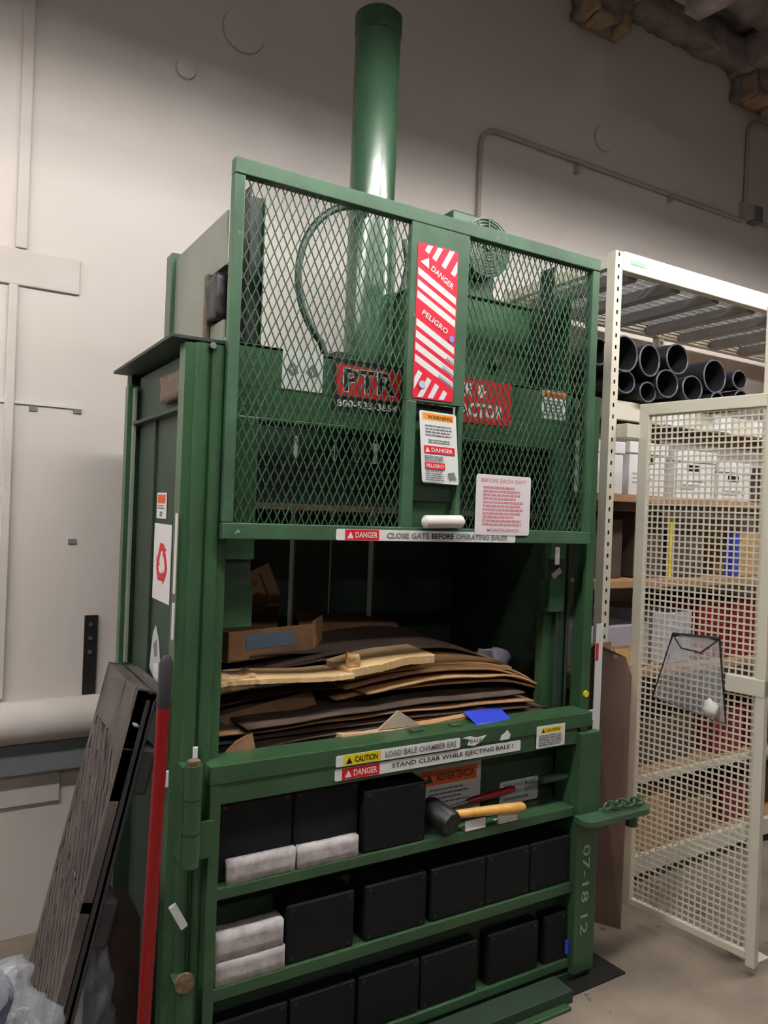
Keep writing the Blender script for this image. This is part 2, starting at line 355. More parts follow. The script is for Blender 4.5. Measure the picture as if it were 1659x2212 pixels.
# upper sides
mb = MB(); mb.box(.716, .722, 2.32, 2.69, 2.14, 2.56, greeng); mb.box(.716, .722, 2.15, 2.32, 2.4, 2.56, greeng); mb.box(.716, .722, 2.15, 2.32, 2.14, 2.24, greeng); mb.box(.735, .74, 2.15, 2.34, 2.2, 2.42, blackd)
part_label(mb.build('upper_side_panel', B), 'grey-green sheet metal')
bp('upper_rear_post', .7, .75, 2.69, 2.76, 2.14, 2.58)
bp('upper_side_panel', 2.1, 2.108, 2.16, 2.72, 2.16, 2.56)
bp('upper_rear_post', 2.07, 2.11, 2.7, 2.76, 2.14, 2.58)
o = rough_box('limit_switch', .7, .73, 2.17, 2.27, 2.25, 2.38, blackd, .014, .018, B); part_label(o, 'black greasy switch gear')
bp('switch_bracket', .7, .714, 2.27, 2.3, 2.14, 2.4, m=rustg)
for x0, x1 in ((.8, .875), (2.045, 2.1)):
    mb = MB(); mb.box(x0, x1, 2.27, 2.28, 1.75, 2.67, blackd); mb.box(x0, x0+.008, 2.2, 2.27, 1.75, 2.67, blackd); mb.box(x1-.004, x1, 2.255, 2.27, 1.75, 2.67, green)
    part_label(mb.build('guide_channel', B, .002), 'dark greasy guide channel')
# inner guides beside the feed opening
for x0, x1, k in ((.722, .825, 0), (2.005, 2.08, 1)):
    mb = MB(); mb.box(x0, x1, 2.115, 2.15, 1.54, 1.96, green); mb.box(x0, x1, 2.14, 2.17, 1.46, 1.56, greend)  # middle box in the darker green, its shade painted in
    mb.box(x0, x1, 2.115, 2.17, 1.34, 1.47, green); mb.build('guide_block', B, .003)
bp('inner_column', 2.02, 2.075, 2.155, 2.2, .95, 1.36)
bp('inner_column', .69, .722, 2.12, 2.2, .95, 1.36, m=greend)
# platen
platm = mat('platen_steel', (30, 32, 30), .6, var=.3)
mb = MB(); mb.box(.76, 2.06, 2.24, 2.8, 1.69, 1.71, rustg); mb.box(.78, 2.04, 2.28, 2.32, 1.71, 1.86, platm); mb.box(.78, 2.04, 2.75, 2.79, 1.71, 1.86, platm)
part_label(mb.build('platen', B), 'worn pressing plate')
MB().tube([(1.41, 2.53, 1.7), (1.41, 2.53, 2.0)], .04, steel, 20).build('piston_rod', B, smooth=True)
# cylinder
cylm = mat('cylinder_paint', (56, 88, 64), .22, var=.12, vscale=4, bump=.06, bscale=24, wear=(110, 128, 112), wscale=18, wth=.68, spec=.9)
rr = .087; cx, cy = 1.41, 2.535
mb = MB(); mb.tube([(cx, cy, 1.98), (cx, cy, 3.5), (cx, cy, 3.505), (cx, cy, 3.535)], [rr, rr, rr, rr], cylm, 56)
cyl = mb.build('cylinder', B, smooth=True)
MB().tube([(cx, cy, 3.502), (cx, cy, 3.512), (cx, cy, 3.575), (cx, cy, 3.59)], [rr+.003, rr+.004, rr+.004, rr-.012], green, 56).build('end_cap', cyl, smooth=True)
MB().tube([(cx, cy, 2.18), (cx, cy, 2.24)], rr+.03, green, 40).build('mounting_ring', cyl, smooth=True)
MB().tube([(cx+.07, cy-.055, 2.2), (cx+.07, cy-.055, 2.78)], .012, green, 10).build('oil_pipe', cyl, smooth=True)
MB().box(cx-.17, cx-.08, 2.45, 2.53, 2.18, 2.27, greend).build('cylinder_lug', cyl, .004)
# hoses
mb = MB(); hp = []
for k in range(22):
    a = rad(92+(232-92)*k/21); hp.append((1.335+.27*math.cos(a)*.95, 2.45, 2.52+.29*math.sin(a)))
hp += [(1.2, 2.44, 2.22), (1.23, 2.42, 2.16)]
part_label(mb.tube(hp, .013, hosem, 12).build('hydraulic_hose', B, smooth=True), 'dark hose in a wide loop')
hp = [(1.5, 2.45, 2.48+.0), (1.55, 2.45, 2.53), (1.62, 2.44, 2.55), (1.7, 2.44, 2.52), (1.75, 2.43, 2.45)]
MB().tube(hp, .011, hosem, 10).build('hydraulic_hose', B, smooth=True)
MB().tube([(1.5, 2.5, 2.2), (1.53, 2.5, 2.5), (1.56, 2.5, 2.66), (1.54, 2.5, 2.75)], .011, hosem, 10).build('hydraulic_hose', B, smooth=True)
rough_box('valve_block', 1.56, 1.7, 2.4, 2.5, 2.2, 2.4, greend, .01, .03, B)
# tank / electrical box
tk = bp('oil_tank', 1.5, 2.03, 2.31, 2.66, 2.19, 2.52); bp('tank_lid', 1.49, 2.04, 2.3, 2.67, 2.52, 2.53)
rough_box('tank_fitting', 1.83, 1.87, 2.29, 2.31, 2.26, 2.3, blackd, .004, .02, B)
# motor
mt = MB().tube([(1.885, 2.42, 2.77), (1.885, 2.46, 2.77), (1.885, 2.8, 2.77), (1.885, 2.84, 2.77)], [.118, .118, .11, .08], green, 40).build('motor', B, smooth=True)
mb = MB()
for k in range(9):
    rk = .012+.0125*k; mb.tube([(1.885+rk*math.cos(a*PI/16), 2.414, 2.77+rk*math.sin(a*PI/16)) for a in range(33)], .0022, green, 6, cap=False)
for a in range(12): mb.bar((1.885, 2.414, 2.77), (1.885+.114*math.cos(a*PI/6), 2.414, 2.77+.114*math.sin(a*PI/6)), .003, .003, green, up=(0, 1, 0))
mb.build('fan_grille', mt)
MB().tube([(1.885, 2.405, 2.77), (1.885, 2.416, 2.77)], .014, greenr).build('grille_boss', mt)
mb = MB()
for k in range(20):
    a = rad(10+18*k); mb.bar((1.885+.115*math.cos(a), 2.5, 2.77+.115*math.sin(a)), (1.885+.115*math.cos(a), 2.78, 2.77+.115*math.sin(a)), .006, .014, green, up=(math.cos(a), 0, math.sin(a)))
mb.build('cooling_fins', mt)
MB().prism([(1.81, 2.56), (1.95, 2.56), (1.95, 2.76), (1.81, 2.76)], 2.87, 2.955, greenr).build('terminal_box', mt, .008)
MB().box(1.8, 1.97, 2.48, 2.75, 2.53, 2.68, greend).build('motor_foot', mt)

# ------------------------------------------------------------------ mesh gate
GX0, GX1, GZ0, GZ1, GY = .692, 2.112, 1.603, 2.664, 2.03
gate = MB()
gate.box(GX0, GX1, GY-.006, GY+.03, GZ1-.045, GZ1, greenr); gate.box(GX0, GX1, GY-.006, GY+.03, GZ0, GZ0+.046, greenr)
gate.box(GX0, GX0+.032, GY-.003, GY+.028, GZ0+.046, GZ1-.045, greenr); gate.box(GX1-.034, GX1, GY-.003, GY+.028, GZ0+.046, GZ1-.045, greenr)
gate = gate.build('gate', B, .003)
mb = MB(); pw, ph, sw = .0256, .0565, .0026
zt, zb = GZ1-.04, GZ0+.04
def zig(xa, xb):
    n = round((xb-xa)/pw); p = (xb-xa)/n; nz = round((zt-zb)/(ph/2)); q = (zt-zb)/nz
    for i in range(n+1):
        for sgn in (-1, 1):
            for j in range(nz):
                x_0 = xa+p*i+(p/2-.0006)*sgn*(j % 2); x_1 = xa+p*i+(p/2-.0006)*sgn*((j+1) % 2)
                x_0 = min(max(x_0, xa), xb); x_1 = min(max(x_1, xa), xb)
                if abs(x_0-x_1) < 1e-6: continue
                mb.bar((x_0, GY+.012, zb+q*j), (x_1, GY+.012, zb+q*(j+1)), sw, .004, greenr, up=(0, 1, 0))
zig(GX0+.028, 1.284); zig(1.503, GX1-.03)
mb.build('expanded_mesh', gate)
# centre strip with recessed lower slot
mb = MB(); mb.box(1.277, 1.505, GY-.004, GY+.02, 2.052, GZ1-.044, greenr); mb.box(1.277, 1.318, GY-.004, GY+.02, GZ0+.045, 2.052, greenr); mb.box(1.487, 1.505, GY-.004, GY+.02, GZ0+.045, 2.052, greenr)
mb.box(1.318, 1.487, GY+.03, GY+.034, GZ0+.045, 2.052, green); mb.box(1.33, 1.487, GY+.018, GY+.036, 1.735, 1.785, greend)
mb.build('centre_plate', gate, .002)

RDIR = lambda a: (math.cos(rad(a)), math.sin(rad(a)))
s = Sign((1.3, GY-.0045, 2.062)); W_, H_ = .158, .494
s.plate(W_, H_, red, .008)
def clipband(s, ux, uy, c0, c1, d0, d1, m, wd=W_, hd=H_):   # stripe along (ux,uy) clipped to the plate
    n = (-uy, ux)
    P_ = [(ux*d0+n[0]*c0, uy*d0+n[1]*c0), (ux*d1+n[0]*c0, uy*d1+n[1]*c0), (ux*d1+n[0]*c1, uy*d1+n[1]*c1), (ux*d0+n[0]*c1, uy*d0+n[1]*c1)]
    for ax, lim, sg in ((0, .004, 1), (0, wd-.003, -1), (1, .004, 1), (1, hd-.003, -1)):
        out = []
        for i in range(len(P_)):
            a, b = P_[i-1], P_[i]; ia = sg*(a[ax]-lim) >= 0; ib = sg*(b[ax]-lim) >= 0
            if ia != ib:
                t_ = (lim-a[ax])/(b[ax]-a[ax]); out.append((a[0]+(b[0]-a[0])*t_, a[1]+(b[1]-a[1])*t_))
            if ib: out.append(b)
        P_ = out
        if not P_: return
    s.poly(P_, m, lift=False)
s.k += 1
ux, uy = RDIR(-26); nrm = (-uy, ux)
def cc(x, y): return nrm[0]*x+nrm[1]*y
for yl in (.417, .379, .343, .255, .217, .179, .141): clipband(s, ux, uy, cc(0, yl)-.02, cc(0, yl), -1, 1, white)
s.k += 1
vx, vy = RDIR(61); n2 = (-vy, vx)
for xt, yt in ((.034, .468), (.063, .449), (.1, .432), (.138, .414)):
    c0 = n2[0]*xt+n2[1]*yt; d0 = vx*xt+vy*yt; clipband(s, vx, vy, c0-.009, c0+.009, d0, d0+.3, white)
s.k += 1
for xt, yt in ((-.004, .108), (.026, .085), (.062, .066), (.093, .05), (.126, .032)):
    c0 = n2[0]*xt+n2[1]*yt; d0 = vx*xt+vy*yt; clipband(s, vx, vy, c0-.009, c0+.009, d0-.3, d0, white)
s.text('DANGER', .05, .414, .019, white, .1, .02, -29); s.poly([(.01, .434), (.044, .416), (.042, .45)], white)
s.text('PELIGRO', .022, .268, .018, white, .112, .02, -27)
for yl in (.379, .343, .217, .179, .141):
    s.k += 1
    clipband(s, ux, uy, cc(0, yl)-.015, cc(0, yl)-.006, .05, .12, lgrey)
s.poly([(.142+.01*math.cos(a*PI/8), .205+.011*math.sin(a*PI/8)) for a in range(16)], bluel); s.poly([(.033+.012*math.cos(a*PI/8), .045+.012*math.sin(a*PI/8)) for a in range(16)], mat('pale_blue_spot', (190, 204, 232), .5))
part_label(s.build('danger_sign', gate), 'tall red and white striped danger sign')
# hanging warning cards in the recess, tilted slightly outward
s = Sign((1.345, GY-.012, 1.795), (1, 0, -.02), (-.055, .06, 1)); s.plate(.145, .232, white, .008)
s.rect(.012, .203, .133, .226, amber); s.text('WARNING', .03, .207, .013, black, .098); s.lines(.02, .125, .15, .19, 4, grey, .5, .1); s.lines(.03, .12, .128, .143, 2, grey, .5, .2)
s.rect(.012, .095, .133, .12, redd); s.tri(.016, .099, .016, white); s.text('DANGER', .04, .101, .013, white, .085)
s.lines(.012, .09, .07, .09, 3, grey); s.rect(.012, .045, .09, .066, redd); s.text('PELIGRO', .017, .049, .012, white, .068); s.lines(.014, .085, .006, .04, 5, grey, .6, .1)
s.poly([(.1, .035), (.125, .04), (.135, .015), (.115, .02), (.11, .008)], grey)
part_label(s.build('warning_card', gate), 'white warning card with orange and red headers')
part_label(MB().tube([(1.352, GY-.012, 1.668), (1.358, GY-.018, 1.668), (1.5, GY-.018, 1.672), (1.508, GY-.012, 1.672)], [.012, .021, .021, .013], whited, 16).build('paper_roll', gate, smooth=True), 'white rolled paper')
s = Sign((1.566, GY-.008, 1.63)); s.plate(.24, .205, white, .01); s.plate(.228, .193, mat('pale_pink', (236, 226, 232), .5), .008, .006, .006)
s.text('BEFORE EACH SHIFT', .02, .178, .014, pinkr, .2); s.lines(.03, .215, .03, .168, 11, pinkr, .62, .3); s.text('MAINTENANCE', .05, .012, .01, pinkr, .14)
part_label(s.build('shift_notice', gate), 'white notice with faded red print')
s = Sign((1.046, GY-.0065, 1.605)); s.plate(.7, .034, white, .006); s.rect(.03, .001, .15, .033, redd)
s.tri(.038, .006, .02, white); s.text('DANGER', .066, .008, .018, white, .078)
s.text('CLOSE GATE', .178, .008, .018, grey, .16); s.text('BEFORE', .347, .008, .018, black, .088); s.text('OPERATING BALER', .445, .008, .018, grey, .22)
part_label(s.build('gate_decal', gate), 'long white decal reading danger close gate before operating baler')
part_label(MB().tube([(.652, 2.035, 2.135), (.652, 2.05, 2.135)], .009, steel).build('column_bolt', B), 'bright bolt head')
# header decals
hy = 2.149
s = Sign((.905, hy, 2.06)); s.plate(.137, .122, white)
for cx_ in (.035, .1):
    s.poly([(cx_-.022, .06), (cx_, .085), (cx_+.014, .07), (cx_+.02, .05), (cx_-.005, .04)], grey); s.poly([(cx_-.008, .065), (cx_+.004, .07), (cx_+.002, .05)], white)
part_label(s.build('pictogram_decal', B), 'white decal with two grey pictograms')
s = Sign((1.075, hy, 2.013)); s.plate(.265, .165, black); s.poly([(.02, .048), (.25, .048), (.26, .145), (.012, .148)], redd)
s.text('PTR', .04, .06, .078, white, .198, .045, 1); s.text('PTR', .043, .063, .072, black, .192, .02, 1); s.text('800-523-3654', .02, .012, .024, white, .225, .02)
part_label(s.build('maker_decal', B), 'black and red decal with large letters')
s = Sign((1.4, hy, 2.022)); s.plate(.41, .155, redd, .006); s.text('BALER &', .06, .09, .05, white, .235, .035); s.text('COMPACTOR', .015, .02, .052, white, .36, .035)
part_label(s.build('type_decal', B), 'red decal with white letters')
s = Sign((1.96, hy, 2.07)); s.plate(.12, .105, white, .002); s.rect(.002, .08, .118, .103, orange); s.text('WARNING', .03, .085, .012, black, .07); s.tri(.01, .084, .014, black); s.lines(.008, .114, .008, .075, 5, grey, .6, .1)
part_label(s.build('warning_decal', B), 'white decal with orange header')
# side decals (on the left side panel, facing left)
s = Sign((.6135, 2.437, 1.395), (0, -1, 0)); s.plate(.198, .237, white)
def recyc(s, cx, cy, R):
    s.k += 1
    for k in range(3):
        c, q = math.cos(rad(120*k)), math.sin(rad(120*k))
        def T(x, y): return (cx+(x*c-y*q)*R, cy+(x*q+y*c)*R)
        s.poly([T(-.62, -.78), T(.2, -.78), T(.2, -.42), T(-.4, -.42)], redd, lift=False)
        s.poly([T(.2, -.95), T(.72, -.6), T(.2, -.25)], redd, lift=False)
        s.poly([T(-.62, -.78), T(-.4, -.42), T(-.62, -.08), T(-.86, -.35)], redd, lift=False)
recyc(s, .1, .115, .068); part_label(s.build('recycling_decal', B), 'white decal with red recycling arrows')
s = Sign((.6135, 2.42, 1.648), (0, -1, 0)); s.plate(.112, .08, white); s.rect(.01, .047, .1, .074, orange); s.lines(.014, .098, .028, .043, 2, grey); s.lines(.04, .075, .006, .022, 2, grey, .8)
part_label(s.build('small_side_decal', B), 'small white decal with orange square')
s = Sign((.6135, 2.43, 1.125), (0, -1, 0)); s.poly([(0.02, .16), (.05, .19), (.09, .15), (.11, .1), (.15, .06), (.13, .0), (.06, .02), (-.01, .05)], lgrey); s.poly([(.03, .13), (.07, .15), (.08, .1), (.05, .09)], grey); s.poly([(.04, .07), (.09, .08), (.1, .03), (.05, .03)], white)
part_label(s.build('torn_decal', B), 'torn silvery decal')
for z0, z1 in ((1.45, 1.67), (1.325, 1.425)): part_label(BX('white_strip', .574, .578, 2.055, 2.068, z0, z1, whited, B, .001), 'thin white strip')
for (x, z, hh) in ((.655, .98, .075), (.612, .98, .05)):
    pass
for x, z0, z1 in ((.645, .955, 1.03), (.567, .93, .975)):
    part_label(MB().prism([(x-.007, 2.038-.002), (x+.007, 2.038-.002), (x+.007, 2.042), (x-.007, 2.042)], z0, z1, white).build('paper_scrap', B, .002), 'white paper scrap')
for x, z in ((2.03, 1.55),):
    part_label(BX('white_tag', 2.022, 2.042, 2.108, 2.114, 1.52, 1.585, whited, B, .001), 'white paper tag')
    Mx = Matrix.Translation((2.03, 2.11, 1.487)) @ Matrix.Rotation(rad(-32), 4, 'Y'); part_label(MB().box(-.024, .024, -.003, .003, -.011, .011, cbG, Mx).build('white_tag', B), 'tilted tan tag')

# ------------------------------------------------------------------ shelf door of the baler
DY = 2.0
door = MB(); X0, X1 = .69, 2.06
door.box(X0, X1, DY, DY+.1, .872, .935, green); door.box(X0-.015, 2.13, DY-.004, DY+.1, .93, .983, green)
for z0, z1 in ((.607, .64), (.325, .362), (.05, .082)): door.box(X0, X1, DY, DY+.12, z0, z1, green)
door.box(X0-.012, X0+.02, DY-.002, DY+.12, -.0+.035, .93, green)
door = door.build('shelf_door', B, .003)
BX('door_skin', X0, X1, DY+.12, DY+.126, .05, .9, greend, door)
lp = BX('latch_post', 2.06, 2.165, DY-.02, DY+.015, .03, .912, green, door)
BX('post_web', 2.06, 2.075, DY+.015, DY+.11, .03, .9, green, door)
s = Sign((2.068, DY-.021, .5), (0, 0, -1), (1, 0, 0), .0003); s.text('07-18 12', .0, .022, .036, inkg, .33, .004); part_label(s.build('chalk_number', door), 'hand-written chalk number')
# hinges
for z0, z1 in ((.728, 1.0), (.0, .42)):
    h = MB(); h.tube([(.625, 1.985, z0), (.625, 1.985, z1)], .024, green, 20); n = 3
    for k in range(1, n): zz = z0+(z1-z0)*k/n; h.tube([(.625, 1.985, zz-.002), (.625, 1.985, zz+.002)], .0255, greend, 20)
    h.box(.625, .69, 1.99, 2.0, z0+.01, z0+(z1-z0)*.4, green); h.box(.6, .63, 1.99, 2.05, z0+.01, z1-.01, green)
    h = h.build('hinge', B, smooth=True)
    MB().tube([(.625, 1.985, z1), (.625, 1.985, z1+.012)], .018, rust, 6).build('hinge_pin', B)
part_label(MB().tube([(.615, 1.958, .43), (.615, 1.966, .43)], .026, rust, 24).build('washer', B), 'rusty washer')
Mx = Matrix.Translation((.612, 2.03, .575)) @ Matrix.Rotation(rad(-28), 4, 'Y'); part_label(MB().box(-.011, .011, -.005, .002, -.04, .04, white, Mx).build('paper_scrap', B, .003), 'white paper scrap')
# door decals
dy = DY-.0045
s = Sign((1.06, dy, .927)); s.plate(.46, .034, white, .006); s.rect(.024, .001, .155, .033, yellow); s.tri(.034, .006, .02, black); s.text('CAUTION', .064, .008, .018, black, .08); s.text('LOAD BALE CHAMBER EAS', .172, .008, .018, grey, .27)
part_label(s.build('caution_decal', door), 'yellow and white caution decal')
s = Sign((1.53, dy, .927)); s.poly([(0, .03), (.03, .022), (.02, .005), (.05, .0), (.075, .01), (.1, .03), (.06, .026), (.03, .034)], white); s.text('BALE', .03, .01, .012, grey, .05)
part_label(s.build('torn_decal_piece', door), 'torn remains of the caution decal')
s = Sign((1.69, dy, .927)); s.poly([(0, .004), (.04, .004), (.045, .02), (.03, .036), (.02, .026), (.005, .02)], white)
part_label(s.build('torn_decal_piece', door), 'small torn white decal scrap')
s = Sign((1.06, dy+.0038, .884)); s.plate(.725, .036, white, .006); s.rect(.024, .001, .155, .035, redd); s.tri(.034, .007, .021, white); s.text('DANGER', .064, .009, .019, white, .082)
s.text('STAND CLEAR WHILE EJECTING BALE !', .2, .009, .019, black, .49, .01); part_label(s.build('danger_decal', door), 'white decal reading danger stand clear while ejecting bale')
s = Sign((1.855, dy, .88)); s.plate(.135, .078, white, .002); s.rect(.02, .052, .115, .07, yellow); s.text('CAUTION', .045, .055, .011, black, .065); s.tri(.024, .055, .012, black); s.lines(.01, .125, .006, .048, 5, grey, .5, .1)
part_label(s.build('small_caution_decal', door), 'small white decal with yellow header')
sy = DY+.118
s = Sign((1.2, sy, .645)); s.plate(.51, .195, lgrey, .004); s.rect(.03, .12, .22, .17, orange); s.text('WARNING', .07, .132, .026, black, .13); s.rect(.255, .12, .49, .17, orange); s.tri(.27, .13, .03, black); s.text('ADVERTENCIA', .315, .132, .026, black, .165)
s.lines(.29, .46, .05, .11, 4, grey, .4, .2); s.lines(.04, .2, .05, .11, 4, grey, .4, .2); part_label(s.build('warning_placard', door), 'silver placard with orange headers')
s = Sign((1.8, sy, .645)); s.plate(.185, .085, lgrey, .01); s.text('THIS BALE MUST', .015, .06, .014, grey, .155); s.text('BE TIED OFF', .03, .036, .014, grey, .12); s.lines(.02, .165, .01, .028, 1, grey)
part_label(s.build('small_placard', door), 'small silver placard')
MB().tube([(1.94, DY+.05, .74), (2.07, DY+.05, .738)], .014, greenr, 14).build('rod_guide', door, smooth=True)
for x in (1.36, 1.52): MB().box(x, x+.045, DY+.04, DY+.07, .983, .991, greenr).build('hook', door, .002)
# latch plate with chain
pts = [(2.06, 1.93)]+[(2.34+.045*math.cos(rad(a)), 1.93+.03*math.sin(rad(a))) for a in range(-90, 91, 20)]+[(2.06, 1.98)]
pts = [(2.075-.03*math.cos(rad(a)), 1.955-.045*math.sin(rad(a))) for a in range(90, -91, -30)][::-1]+[(2.345+.045*math.cos(rad(a)), 1.955+.045*math.sin(rad(a))) for a in range(-90, 91, 20)]
pts = [(2.075, 2.0), (2.045, 1.985), (2.04, 1.955), (2.045, 1.925), (2.075, 1.91)]+[(2.345+.045*math.cos(rad(a)), 1.955+.045*math.sin(rad(a))) for a in range(-90, 91, 20)]
latch = MB().prism(pts, .592, .615, greenr).build('latch_arm', door, .003)
MB().tube([(2.32, 1.96, .54), (2.32, 1.96, .592)], .022, green, 16).build('latch_pin', latch if False else door, smooth=True)
mb = MB(); cp = [(2.17, 1.95), (2.2, 1.965), (2.23, 1.95), (2.26, 1.965), (2.285, 1.94), (2.31, 1.955), (2.34, 1.94), (2.36, 1.96)]
for i in range(len(cp)-1):
    a = Vector((*cp[i], .63+.012*(i % 2))); b = Vector((*cp[i+1], .63+.012*((i+1) % 2))); mid = (a+b)/2; d = (b-a)*.62; nn = Vector((0, 0, 1)) if i % 2 else Vector((-d.y, d.x, 0)).normalized()
    mb.tube([mid+d*math.cos(k*PI/6)+nn*.012*math.sin(k*PI/6) for k in range(13)], .0045, greenr, 6, cap=False)
mb.build('chain', door, smooth=True)

# ================================================================== THINGS ON THE SHELF DOOR
def black_box(x0, x1, z, h, y, lb, n=[0]):
    t = thing('black_box', lb, 'box', ((x0+x1)/2, y+.05, z), 'black boxes on the shelf door')
    d = min(.1, DY+.118-y)
    MB().box(x0, x1, y+.004, y+d, z, z+h, blackp).build('box_body', t, .004)
    MB().box(x0+.002, x1-.002, y, y+.0045, z+.002, z+h-.002, blackp).build('front_plate', t, .002)
    for sx in (x0+.018, x1-.018):
        for sz in (z+.014, z+h-.014): MB().tube([(sx, y-.001, sz), (sx, y+.002, sz)], .006, blackd, 12).build('screw', t)
    return t
Z1, Z2, Z3 = .641, .363, .083
black_box(.715, .942, Z1, .222, 2.03, 'black box on the top shelf behind the left white block')
black_box(.946, 1.163, Z1, .222, 2.03, 'black box on the top shelf behind the right white block')
black_box(1.172, 1.402, Z1, .192, 2.008, 'black box on the top shelf right beside the rubber mallet')
for a, b, lb in ((.927, 1.152, 'black box on the second shelf next to the two stacked white blocks'), (1.19, 1.42, 'black box standing second from the white blocks on the second shelf'), (1.438, 1.662, 'black box third from the white blocks on the second shelf'),
                 (1.665, 1.86, 'black box on the second shelf, second from the latch post'), (1.864, 2.055, 'black box on the second shelf touching the latch post')):
    black_box(a, b, Z2, .17, 2.01, lb)
for a, b, lb in ((.715, .942, 'leftmost black box on the bottom shelf by the hinge side'), (.948, 1.168, 'black box second from the hinge side on the bottom shelf'), (1.178, 1.405, 'black box third from the hinge side on the bottom shelf'),
                 (1.411, 1.64, 'black box with a scuffed top edge on the bottom shelf, left of the gap'), (1.688, 1.916, 'black box standing alone between two gaps on the bottom shelf'), (1.945, 2.055, 'narrow black box on the bottom shelf beside the latch post')):
    black_box(a, b, Z3, .172, 2.01, lb)
tag(BX('blue_scrap', 2.045, 2.058, 2.0, 2.008, .1, .15, blue, bevel=.001), 'tiny blue scrap at the right end of the bottom shelf by the post', 'scrap')
def block(x0, x1, z, h, y, d, lb, rd=.006):
    return tag(rough_box('white_block', x0, x1, y, y+d, z, z+h, blockm, .0014, .02), lb, 'block', 'white blocks on the shelf door')
block(.738, .944, Z1, .066, 2.004, .022, 'left flat white block leaning before the black boxes on the top shelf')
block(.952, 1.153, Z1, .064, 2.004, .022, 'right flat white block standing before the black boxes on the top shelf')
block(.71, .915, Z2+.068, .075, 2.004, .06, 'upper white ribbed block of the stack of two on the second shelf')
block(.716, .922, Z2, .066, 2.004, .06, 'lower white block of the stack of two on the second shelf')
# mallet
t = thing('rubber_mallet', 'black rubber mallet with yellow wooden handle on the top shelf of the door', 'mallet', (1.5, 2.0, Z1))
MB().tube([(1.452, 2.07, .712), (1.455, 2.062, .712), (1.488, 1.985, .686), (1.49, 1.978, .684)], [.038, .043, .043, .038], blackd, 28).build('head', t, smooth=True)
MB().tube([(1.5, 2.02, .699), (1.54, 2.01, .7), (1.7, 1.995, .694), (1.79, 1.985, .69), (1.8, 1.984, .69)], [.013, .014, .017, .018, .012], wood, 16).build('handle', t, smooth=True)
t = thing('screwdriver', 'red-handled screwdriver lying behind the mallet handle on the top shelf', 'screwdriver', (1.7, 2.07, Z1))
MB().tube([(1.61, 2.06, .712), (1.63, 2.06, .714), (1.79, 2.05, .728), (1.81, 2.05, .729)], [.009, .012, .013, .009], redp, 14).build('handle', t, smooth=True)
MB().tube([(1.5, 2.065, .7), (1.61, 2.06, .712)], .004, steel, 8).build('shank', t)
for x, lb in ((1.56, 'left white plastic clip under the mallet handle'), (1.7, 'right white plastic clip under the end of the mallet handle')):
    tag(MB().box(x, x+.085, 1.998, 2.03, Z1, Z1+.006, whited).box(x, x+.085, 2.0, 2.004, Z1, Z1+.034, whited).build('shelf_clip', None, .001), lb, 'clip', 'white clips under the mallet')

# ================================================================== CARDBOARD IN THE BALER
def sheet(cx, cy, cz, w, d, m, lb, rx=0, ry=0, rz=0, bow=0, curl=0, th=.005, edge=0, seed=0, name='cardboard_sheet', grp=None, drop=0, rough=.004, cat='cardboard', crease=None):
    nx, ny = (70 if edge > .015 else 26), 8; vs = []; M = Matrix.Translation((cx, cy, cz)) @ Matrix.Rotation(rad(rz), 4, 'Z') @ Matrix.Rotation(rad(ry), 4, 'Y') @ Matrix.Rotation(rad(rx), 4, 'X')
    for j in range(ny+1):
        for i in range(nx+1):
            a = i/nx*2-1; b = j/ny*2-1; x = a*w/2; y = b*d/2
            if edge and j == 0: y += edge*(noise.noise(Vector((x*9, seed, 0)))+.35*noise.noise(Vector((x*60, seed, 3))))
            z = bow*(1-a*a)+curl*b*b-drop*max(0, a-.35)**2+rough*noise.noise(Vector((x*5, y*5, seed*3.1)))*2
            if crease and a > crease[0]: z -= (a-crease[0])*w/2*crease[1]
            vs.append(M @ Vector((x, y, z)))
    fs = [(j*(nx+1)+i, j*(nx+1)+i+1, (j+1)*(nx+1)+i+1, (j+1)*(nx+1)+i) for j in range(ny) for i in range(nx)]
    mb = MB().add(vs, fs, m); o = mb.build(name); s_ = o.modifiers.new('s', 'SOLIDIFY'); s_.thickness = th; s_.offset = 0
    if th < .01:
        for p in o.data.polygons: p.use_smooth = True
    return tag(o, lb, cat, grp)
LG = 'cardboard in the baler'
